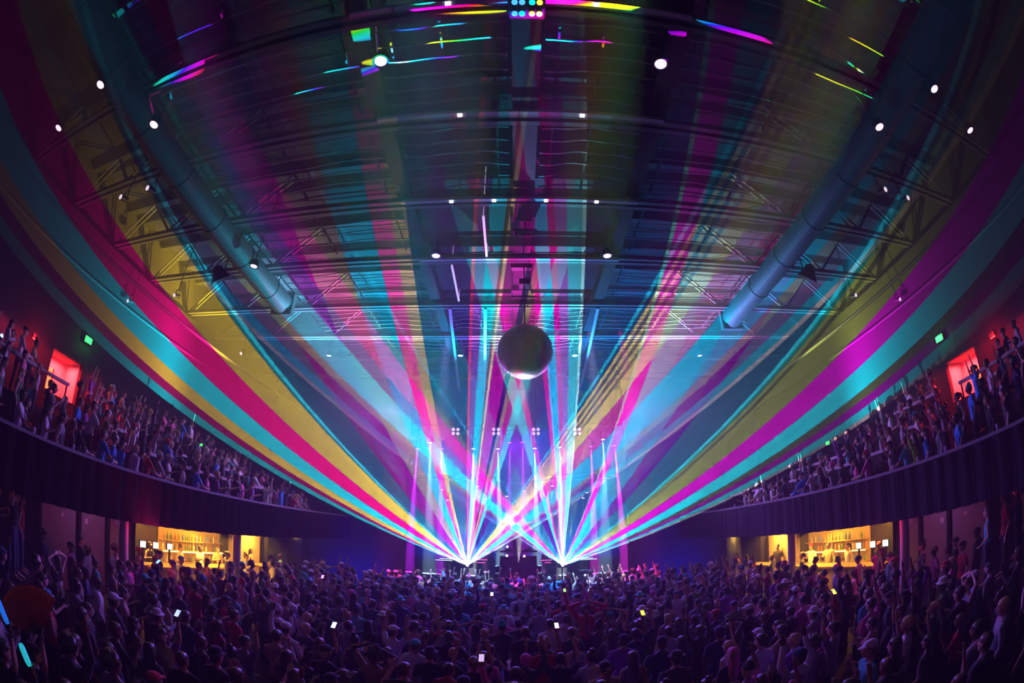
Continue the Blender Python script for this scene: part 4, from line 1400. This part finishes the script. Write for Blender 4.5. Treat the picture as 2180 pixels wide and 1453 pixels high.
def make_top(pose, w, kind):
    bm = bmesh.new()
    torso(bm, .014, w)
    if kind != 'tank top':
        hull(bm, [((-.13 * w, -.005, 1.43), .058), ((.13 * w, -.005, 1.43), .058), ((0, -.01, 1.475), .060)])
    for s in (-1, 1):
        e, wr, fd = ARMS[pose][0 if s < 0 else 1]
        sh = Vector((s * .185 * w, 0, 1.405))
        e, wr = Vector(e), Vector(wr)
        if kind == 'T-shirt':
            hull(bm, [(sh, .070 * w), (sh.lerp(e, .62), .064 * w)])
        elif kind == 'hooded top':
            hull(bm, [(sh, .072 * w), (e, .058 * w)])
            hull(bm, [(e, .058 * w), (e.lerp(wr, .9), .044)])
        else:
            hull(bm, [(Vector((s * .09, -.03, 1.36)), (.035, .09, .05)), (Vector((s * .085, -.01, 1.455)), (.022, .06, .015))])
    if kind == 'hooded top':
        hull(bm, [((-.09, -.06, 1.46), .05), ((.09, -.06, 1.46), .05), ((0, -.10, 1.43), .06), ((0, -.05, 1.52), .045)])
    return fused('top', bm, .012, 1300)


def make_trousers(pose, w):
    bm = bmesh.new()
    hull(bm, [((-.085, 0, .95), (.108, .118, .105)), ((.085, 0, .95), (.108, .118, .105)), ((0, 0, 1.03), (.15, .11, .04))])
    for s in (-1, 1):
        hip, kn, an = Vector((s * .09, 0, .92)), Vector((s * .105, .015, .50)), Vector((s * .11, -.02, .09))
        hull(bm, [(hip, .10), (kn, .07)])
        hull(bm, [(kn, .07), (an + Vector((0, 0, .02)), .062)])
    return fused('trousers', bm, .014, 700)


def shell(bm, s=1.0, low=-.01):
    h = HEADC
    hull(bm, [(h + Vector((0, -.024, .026)), (.086 * s, .096 * s, .094 * s)), (h + Vector((0, .022, .045)), (.075 * s, .065 * s, .062 * s))], 2)


def make_hair(kind):
    bm = bmesh.new()
    h = HEADC
    if kind in ('short hair', 'long hair', 'ponytail', 'hair in a bun'):
        shell(bm)
        hull(bm, [(h + Vector((0, -.05, -.03)), (.072, .055, .06)), (h + Vector((0, -.03, .03)), (.085, .085, .07))], 2)
    if kind == 'long hair':
        for s in (-1, 1):
            hull(bm, [(h + Vector((s * .06, -.04, .0)), (.035, .05, .05)), (h + Vector((s * .075, -.05, -.16)), (.035, .045, .05)), (h + Vector((s * .07, -.085, -.32)), (.03, .03, .04))])
        hull(bm, [(h + Vector((0, -.07, .0)), (.07, .05, .05)), (h + Vector((0, -.10, -.2)), (.085, .035, .05)), (h + Vector((0, -.125, -.36)), (.055, .02, .05))])
    if kind == 'ponytail':
        hull(bm, [(h + Vector((0, -.10, .06)), .035), (h + Vector((0, -.15, .03)), .035)])
        hull(bm, [(h + Vector((0, -.15, .03)), .035), (h + Vector((0, -.165, -.12)), .036), (h + Vector((0, -.14, -.26)), .014)])
    if kind == 'hair in a bun':
        hull(bm, [(h + Vector((0, -.06, .13)), .052)], 2)
    if kind == 'curly hair':
        r_ = random.Random(3)
        hull(bm, [(h + Vector((0, -.03, .045)), (.12, .125, .115))], 2)
        for k in range(60):
            a, z = r_.uniform(0, 6.28), r_.uniform(-.4, 1)
            q = math.sqrt(max(0, 1 - z * z))
            d = Vector((q * math.cos(a), q * math.sin(a), z))
            if d.y > .55 and d.z < .45:
                continue
            hull(bm, [(h + Vector((0, -.03, .045)) + Vector((d.x * .115, d.y * .12, d.z * .11)), r_.uniform(.022, .034))])
    if kind == 'a peaked cap':
        hull(bm, [(h + Vector((0, -.02, .05)), (.09, .10, .075)), (h + Vector((0, .03, .055)), (.08, .07, .062))], 2)
        hull(bm, [(h + Vector((-.055, .085, .045)), (.02, .02, .006)), (h + Vector((.055, .085, .045)), (.02, .02, .006)), (h + Vector((0, .165, .035)), (.035, .02, .006))])
    if kind == 'a brimmed hat':
        hull(bm, [(h + Vector((0, -.01, .05)), (.092, .105, .05)), (h + Vector((0, -.01, .115)), (.075, .088, .03))], 2)
        hull(bm, [(h + Vector((0, -.01, .045)), (.165, .175, .010))], 2)
    if kind == 'a beanie':
        hull(bm, [(h + Vector((0, -.02, .035)), (.09, .10, .085)), (h + Vector((0, -.03, .115)), (.05, .055, .045)), (h + Vector((0, .025, .045)), (.078, .07, .06))], 2)
    return fused('hair' if 'hair' in kind or kind == 'ponytail' else 'hat', bm, .011, 900, 1)


POSES = list(ARMS)
BUILD = {}
for p_ in POSES:
    for w_ in (1.0, .87):
        BUILD[p_, w_] = make_body(p_, w_)
TOPS, TROUS, HAIRS = {}, {}, {}
for p_ in POSES:
    for w_, kinds in ((1.0, ('T-shirt', 'hooded top')), (.87, ('T-shirt', 'tank top'))):
        for k_ in kinds:
            TOPS[p_, w_, k_] = make_top(p_, w_, k_)
TROUS = make_trousers('', 1)
for k_ in ('short hair', 'long hair', 'ponytail', 'hair in a bun', 'curly hair', 'a peaked cap', 'a brimmed hat', 'a beanie'):
    HAIRS[k_] = make_hair(k_)
for me in list(BUILD.values()) + list(TOPS.values()) + [TROUS] + list(HAIRS.values()):
    me.materials.append(SKINS[0])


def set_mat(o, m):
    o.material_slots[0].link = 'OBJECT'
    o.material_slots[0].material = m


def person(d):
    """Body with the clothes and hair as its parts."""
    w = d['w']
    b_ = bpy.data.objects.new('person', BUILD[d['pose'], w])
    COL.objects.link(b_)
    set_mat(b_, SKINS[d['skin']])
    if d['top']:
        t_ = bpy.data.objects.new({'T-shirt': 't_shirt', 'hooded top': 'hooded_top', 'tank top': 'tank_top'}[d['top']], TOPS[d['pose'], w, d['top']])
        COL.objects.link(t_)
        t_.parent = b_
        set_mat(t_, M_CLOTH[d['color']])
    tr = bpy.data.objects.new('trousers', TROUS)
    COL.objects.link(tr)
    tr.parent = b_
    set_mat(tr, M_CLOTH['black'] if d['skin'] % 2 else M_DENIM)
    hat = d['hair'].startswith('a ')
    h_ = bpy.data.objects.new('hat' if hat else 'hair', HAIRS[d['hair']])
    COL.objects.link(h_)
    h_.parent = b_
    set_mat(h_, M_CLOTH[d['hatc']] if hat else HAIRC[d['hairc']])
    if hat:                                   # hair shows under the hat
        u_ = bpy.data.objects.new('hair', HAIRS['short hair'])
        COL.objects.link(u_)
        u_.parent = b_
        u_.scale = (.985, .985, .985)
        u_.location = (0, 0, .012)
        set_mat(u_, HAIRC[d['hairc']])
    b_.location = d['loc']
    b_.rotation_euler = (0, 0, d['rz'])
    b_.scale = (d['h'],) * 3
    return b_


def words_for(d):
    hair = ('%s %s' % (d['hatc'], d['hair'][2:])) if d['hair'].startswith('a ') else ('%s %s' % (d['hairc'], d['hair']))
    top = 'bare-backed' if not d['top'] else '%s %s' % (d['color'], d['top'])
    hair = hair.replace('hair in a bun', 'bun').replace('peaked ', '').replace('brimmed ', '')
    pose = {'arms at the sides': 'arms down', 'hands held up to the face': 'hands at face', 'one hand holding a drink': 'one hand forward', 'elbows bent and dancing': 'elbows bent', 'hands on the head': 'hands on head', 'leaning on forearms': 'leaning forward'}.get(d['pose'], d['pose'])
    return 'person, %s, %s, %s, %s' % (top, hair, pose, d['zone'])


rng = random.Random(2024)
STAGE = Vector((0.1, 23.0, 0))
taken = []


def free(x, y, dmin):
    return all((x - a) ** 2 + (y - b) ** 2 > dmin * dmin for a, b in taken)


def zone_of(x, y, z):
    sd = 'left' if x < 0 else 'right'
    if z > 2:
        k = min(range(4), key=lambda i: abs(TIER[i][2] - z))
        return '%s balcony %s tier' % (sd, ('front', 'second', 'third', 'top')[k])
    if z > .5:
        return 'on the %s platform' % sd
    if abs(x) > 8.9:
        return 'under the %s balcony' % sd
    if y > 16.2:
        return 'front rows by the stage'
    if abs(x) > 5.2:
        return ('%s side near the pillars' if y > 6.6 else '%s edge near the back') % sd
    if y < 8.0:
        return 'back rows %s of centre' % sd
    return 'mid crowd %s of centre' % sd


def dress(d, pool=None):
    d['w'] = .87 if rng.random() < .42 else 1.0
    d['h'] = rng.uniform(.95, 1.06) * (1.0 if d['w'] == 1.0 else .95)
    d['skin'] = rng.choices(range(4), (4, 4, 3, 2))[0]
    d['top'] = rng.choice(('T-shirt', 'T-shirt', 'hooded top') if d['w'] == 1.0 else ('T-shirt', 'tank top', 'tank top'))
    d['color'] = rng.choices(('black', 'dark grey', 'white', 'grey', 'red', 'navy', 'purple', 'pink', 'green', 'tan', 'turquoise'), (9, 6, 5, 5, 1.6, 4, 2, 1.5, 1, 2, 1))[0]
    d['hairc'] = rng.choices(('black', 'brown', 'blond', 'pink'), (7, 6, .9, .25))[0]
    d['hatc'] = rng.choices(('black', 'white', 'red', 'navy', 'turquoise'), (5, 2, 1, 2, 1))[0]
    if d['w'] == 1.0:
        d['hair'] = rng.choices(('short hair', 'curly hair', 'a peaked cap', 'a brimmed hat', 'a beanie', 'long hair'), (8, 1.5, 4, 1.2, 1, 1))[0]
    else:
        d['hair'] = rng.choices(('long hair', 'ponytail', 'hair in a bun', 'curly hair', 'a peaked cap', 'a brimmed hat'), (7, 3, 3, 1, .7, .8))[0]
    return d


def face_stage(x, y, jit=.35):
    v = STAGE - Vector((x, y, 0))
    return math.atan2(v.y, v.x) - math.pi / 2 + rng.uniform(-jit, jit)


PEOPLE = []
used = set()


def add(x, y, z, pose, **kw):
    d = dict(loc=(x, y, z), pose=pose, rz=face_stage(x, y), zone=zone_of(x, y, z))
    for _ in range(80):
        dress(d)
        for k, v in kw.items():
            if k not in ('label', 'parent'):
                d[k] = v
        t_ = words_for(d)
        if t_ not in used or 'label' in kw:
            break
    used.add(t_)
    d['label'] = kw.get('label', t_)
    d['dist'] = (Vector((x, y, z + 1.5)) - cam.location).length
    d['hero'] = 'label' in kw
    PEOPLE.append(d)
    taken.append((x, y)) if z < 2 else None
    return d


HERO()
HEROES = [h for h in PEOPLE if h['hero']]
FLOORP = (('arms at the sides', 6), ('both arms raised', 1.0), ('one arm raised', 1.0), ('hands held up to the face', 1.6), ('one hand holding a drink', 3), ('elbows bent and dancing', 2.2), ('hands on the head', .4))
pick = lambda tab: rng.choices([a for a, _ in tab], [b for _, b in tab])[0]
# the floor, row by row toward the stage
y = 2.2
while y < 19.5:
    dx = .55 if y < 9 else .52
    n = int(17.4 / dx)
    for k in range(n + 1):
        x = -8.7 + k * dx + rng.uniform(-.15, .15)
        yy = y + rng.uniform(-.2, .2)
        front = 19.3 - .028 * x * x
        if yy > front:
            continue
        if abs(x) > 8.1 and yy < 5.2:
            continue
        if abs(x) < 8.2 and yy < 6.3 and math.atan2(CAM_Z - 1.9, math.hypot(x, yy)) > math.radians(26 + 9 * min(1, abs(x) / 6)):
            continue
        if math.hypot(x, yy) < 3.4 or (rng.random() < .05 and yy < 17) or not free(x, yy, .46):
            continue
        if any(abs(abs(x) - 9.2) < .35 and abs(yy - py_) < .35 for py_ in (7.65, 13.1)):
            continue
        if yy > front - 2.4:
            add(x, yy, 0, rng.choice(('both arms raised', 'one arm raised')) if rng.random() < .3 else pick(FLOORP), color=rng.choice(('white', 'white', 'grey', 'pink', 'bright blue', 'turquoise', 'black', 'tan')), hatc='white')  # lighter clothes put the bright front-row light into the cloth colour
        else:
            add(x, yy, 0, pick(FLOORP))
    y += .57 if y < 9 else .54
# under the balconies and on the side platforms
for s in (-1, 1):
    for k in range(60):
        x, yy = s * rng.uniform(9.5, 10.55), rng.uniform(5.4, 19)
        if free(x, yy, .6) and rng.random() < .8 and not any(abs(abs(x) - 9.2) < .7 and abs(yy - py_) < .7 for py_ in (7.65, 13.1)) and not (9.8 < yy < 18.9 and abs(x) > 10.25):
            add(x, yy, 0, pick((('arms at the sides', 3), ('one hand holding a drink', 3), ('hands held up to the face', 1))))
    for k in range(46):
        x, yy = s * rng.uniform(8.6, 10.9), rng.uniform(2.0, 4.7)
        if free(x, yy, .52):
            add(x, yy, .9, pick((('both arms raised', 2), ('one arm raised', 1.5), ('arms at the sides', 2), ('elbows bent and dancing', 2))))
    # bar staff behind the counters
    for yy in (10.9, 12.6, 13.8, 15.0, 17.6):
        add(s * 11.55, yy, 0, pick((('one hand holding a drink', 2), ('arms at the sides', 1))), rz=s * math.pi / 2 + rng.uniform(-.4, .4), zone='behind the %s bar' % ('left' if s < 0 else 'right'),
            color=rng.choice(('white', 'tan', 'black')))


def in_fan(q):
    """Whether a head would stand in the lowest scan lines (nobody in the photograph does)."""
    for key, scan in (('L', SCAN_L), ('R', SCAN_R)):
        if (key == 'L') != (q.x < 0):
            continue
        x_, y_, a_ = laser_frame(LASER[key])
        d_ = q - LASER[key]
        u_ = 1 - math.atan2(d_.dot(y_), d_.dot(x_)) / math.pi
        if fan(LASER[key], scan[0][1], scan[0][2]) < u_ < fan(LASER[key], scan[-1][1], scan[-1][2]):
            return True
    return False


BALP = (('leaning on forearms', 3), ('arms at the sides', 3), ('one hand holding a drink', 2), ('one arm raised', 1.3), ('both arms raised', .8), ('elbows bent and dancing', 1.5))
RAILS = {0: 9.45, 1: 10.5, 2: 11.6, 3: 12.75}
for s in (-1, 1):
    for ti, (xa, xb, z) in enumerate(TIER):
        for back in (0, 1):
            yy = 2.9 + rng.uniform(0, .4)
            while yy < 22.6:
                x = s * (RAILS[ti] + rng.uniform(-.06, .12) + back * rng.uniform(.42, .52) + (.35 if ti == 3 and back else 0))
                sight = (ti == 3 and 5.9 < yy < 8.0) or (ti == 2 and 5.5 < yy < 7.1)        # the doorway stays in sight
                if not sight and rng.random() < (.9, .6)[back] and not in_fan(Vector((x, yy, z + 1.75))) and not any(abs(x - h['loc'][0]) < .38 and abs(yy - h['loc'][1]) < .4 and abs(z - h['loc'][2]) < .2 for h in PEOPLE[-160:] + HEROES):
                    kw = {}
                    if rng.random() < .09:
                        kw['color'] = 'bright blue'
                    elif rng.random() < .3:
                        kw['color'] = rng.choice(('white', 'grey', 'pink'))
                    add(x, yy, z, pick(BALP if not back else BALP[1:]), **kw)
                yy += rng.uniform(.46, .66)


def rank(d):
    if d['hero']:
        return 0
    z = d['loc'][2]
    f = .72 if z > 2 else (.85 if abs(d['loc'][0]) > 8.4 else 1.0)
    if z > 2 and d['loc'][1] > 15:
        f = .95
    return d['dist'] * f


PEOPLE.sort(key=rank)
MAIN, REST = PEOPLE[:300], PEOPLE[300:]
for d in MAIN:
    o = person(d)
    z = d['loc'][2]
    sd = 'left' if d['loc'][0] < 0 else 'right'
    grp = 'people on the %s balcony' % sd if z > 2 else 'people under the balconies and by the bars' if abs(d['loc'][0]) > 8.9 else 'people in the crowd on the floor'
    tag(o, d['label'], 'person', grp)

# everyone farther off: one crowd
simple = {}


def simplified(me, faces):
    key = me.name
    if key not in simple:
        o = bpy.data.objects.new('tmp', me)
        COL.objects.link(o)
        md = o.modifiers.new('d', 'DECIMATE')
        md.ratio = min(1, faces / len(me.polygons))
        dg = bpy.context.evaluated_depsgraph_get()
        m2 = o.evaluated_get(dg).to_mesh()
        m2.calc_loop_triangles()
        co = np.empty(len(m2.vertices) * 3, np.float32)
        m2.vertices.foreach_get('co', co)
        tri = np.empty(len(m2.loop_triangles) * 3, np.int32)
        m2.loop_triangles.foreach_get('vertices', tri)
        simple[key] = (co.reshape(-1, 3), tri.reshape(-1, 3))
        bpy.data.objects.remove(o)
    return simple[key]


V, F, C = [], [], []
base = 0
col_of = lambda m: tuple(m.node_tree.nodes['Principled BSDF'].inputs['Base Color'].default_value)[:3]
for d in REST:
    hat = d['hair'].startswith('a ')
    items = [(BUILD[d['pose'], d['w']], 900, col_of(SKINS[d['skin']])), (TROUS, 160, CLOTH['black']), (HAIRS[d['hair']], 160, CLOTH[d['hatc']] if hat else col_of(HAIRC[d['hairc']]))]
    if d['top']:
        items.append((TOPS[d['pose'], d['w'], d['top']], 320, CLOTH[d['color']]))
    c, s_ = math.cos(d['rz']) * d['h'], math.sin(d['rz']) * d['h']
    for me, nf, colr in items:
        v, t_ = simplified(me, nf)
        w_ = np.empty_like(v)
        w_[:, 0] = v[:, 0] * c - v[:, 1] * s_ + d['loc'][0]
        w_[:, 1] = v[:, 0] * s_ + v[:, 1] * c + d['loc'][1]
        w_[:, 2] = v[:, 2] * d['h'] + d['loc'][2]
        V.append(w_)
        F.append(t_ + base)
        C.append(np.tile(np.array([*colr, 1], np.float32), (len(v), 1)))
        base += len(v)
if V:
    V, F, C = np.concatenate(V), np.concatenate(F), np.concatenate(C)
    me = bpy.data.meshes.new('crowd')
    me.vertices.add(len(V))
    me.vertices.foreach_set('co', V.ravel())
    me.loops.add(len(F) * 3)
    me.loops.foreach_set('vertex_index', F.ravel())
    me.polygons.add(len(F))
    me.polygons.foreach_set('loop_start', np.arange(0, len(F) * 3, 3, dtype=np.int32))
    me.polygons.foreach_set('use_smooth', np.ones(len(F), bool))
    ca = me.color_attributes.new('clothes', 'FLOAT_COLOR', 'POINT')
    ca.data.foreach_set('color', C.ravel())
    me.update()
    me.validate()
    m_ = bpy.data.materials.new('crowd_clothes')
    m_.use_nodes = True
    nt = m_.node_tree
    at_ = node(nt, 'ShaderNodeVertexColor', layer_name='clothes')
    nt.links.new(at_.outputs['Color'], nt.nodes['Principled BSDF'].inputs['Base Color'])
    nt.nodes['Principled BSDF'].inputs['Roughness'].default_value = .7
    me.materials.append(m_)
    o = bpy.data.objects.new('crowd', me)
    COL.objects.link(o)
    tag(o, 'the rest of the packed crowd farther off on the floor and balconies', 'crowd', None, 'stuff')
print('people', len(MAIN), 'rest', len(REST))

# ---------------------------------------------------------------- things held up in the crowd
def make_phone(c, st, label, pos, rot, group='lit phones in the crowd'):
    t = thing('phone', label, 'phone', pos, 0, group)
    t.rotation_euler = rot
    bm = bmesh.new()
    add_box(bm, (-.037, -.004, -.075), (.037, .004, .075))
    obj('case', bm, M_BLACK, t, bevel=.004)
    bm = bmesh.new()
    add_box(bm, (-.034, -.0062, -.07), (.034, -.0042, .07))
    obj('screen', bm, mat('phone_screen_%d_%d_%d' % tuple(int(v * 99) for v in c), c, .3, emit=c, strength=st), t)
    return t


for (px, py, c, st, lab), pos in zip(PHONES, PHONE_AT):
    make_phone(c, st, 'phone glowing ' + lab, pos, (math.radians(-58), 0, random.uniform(-.3, .3)))
# the near left corner: two glowing sticks and an open fan, each held up by a raised hand
def light_stick(label, pos, lean, c, st, L):
    t = thing('light_stick', label, 'light stick', pos, 0, 'light sticks in the left corner')
    t.rotation_euler = lean
    bm = bmesh.new()
    add_cyl(bm, (0, 0, -.07), (0, 0, .05), .018, seg=12)
    obj('handle', bm, M_BLACK, t)
    bm = bmesh.new()
    lathe(bm, [(.02, .05), (.032, .09), (.032, L - .03), (.02, L)], 14)
    obj('glowing_tube', bm, mat('stick_glow_%d' % int(c[1] * 99), c, .4, emit=c, strength=st), t, smooth=True)


light_stick('stick glowing deep blue held up at the left edge of the crowd', HANDS[0], (math.radians(10), math.radians(-32), 0), (.01, .17, .80), .75, .32)
light_stick('stick glowing cyan held up in the bottom left corner', HANDS[1], (math.radians(0), math.radians(-38), 0), (.02, .55, .62), .75, .24)

p = HANDS[2]
t = thing('folding_fan', 'large open folding fan with dark ribs in the left foreground', 'fan', p)
M_FANCLOTH = mat('fan_cloth', (.75, .30, .12), .8, noise=(9, .3))
bm = bmesh.new()
N = 22
R0, R1 = .10, .50
rows_ = []
for k in range(2 * N + 1):
    a = math.radians(38 + 118 * k / (2 * N))
    dz = .008 if k % 2 else -.008
    rows_.append((bm.verts.new((R0 * math.cos(a), dz * .3, R0 * math.sin(a))), bm.verts.new((R1 * math.cos(a), dz, R1 * math.sin(a)))))
for k in range(2 * N):
    bm.faces.new((rows_[k][0], rows_[k + 1][0], rows_[k + 1][1], rows_[k][1]))
bmesh.ops.solidify(bm, geom=bm.faces[:], thickness=.003)
obj('leaf', bm, M_FANCLOTH, t)
for k in range(N + 1):
    a = math.radians(38 + 118 * k / N)
    bm = bmesh.new()
    add_bar(bm, (0, -.006, 0), (.46 * math.cos(a), -.006, .46 * math.sin(a)), .010, .006)
    obj('rib', bm, M_BLACK, t)
bm = bmesh.new()
add_cyl(bm, (0, -.02, 0), (0, .02, 0), .012, seg=10)
obj('rivet', bm, M_STEEL, t)
t.rotation_euler = (math.radians(-8), math.radians(-22), math.radians(62))
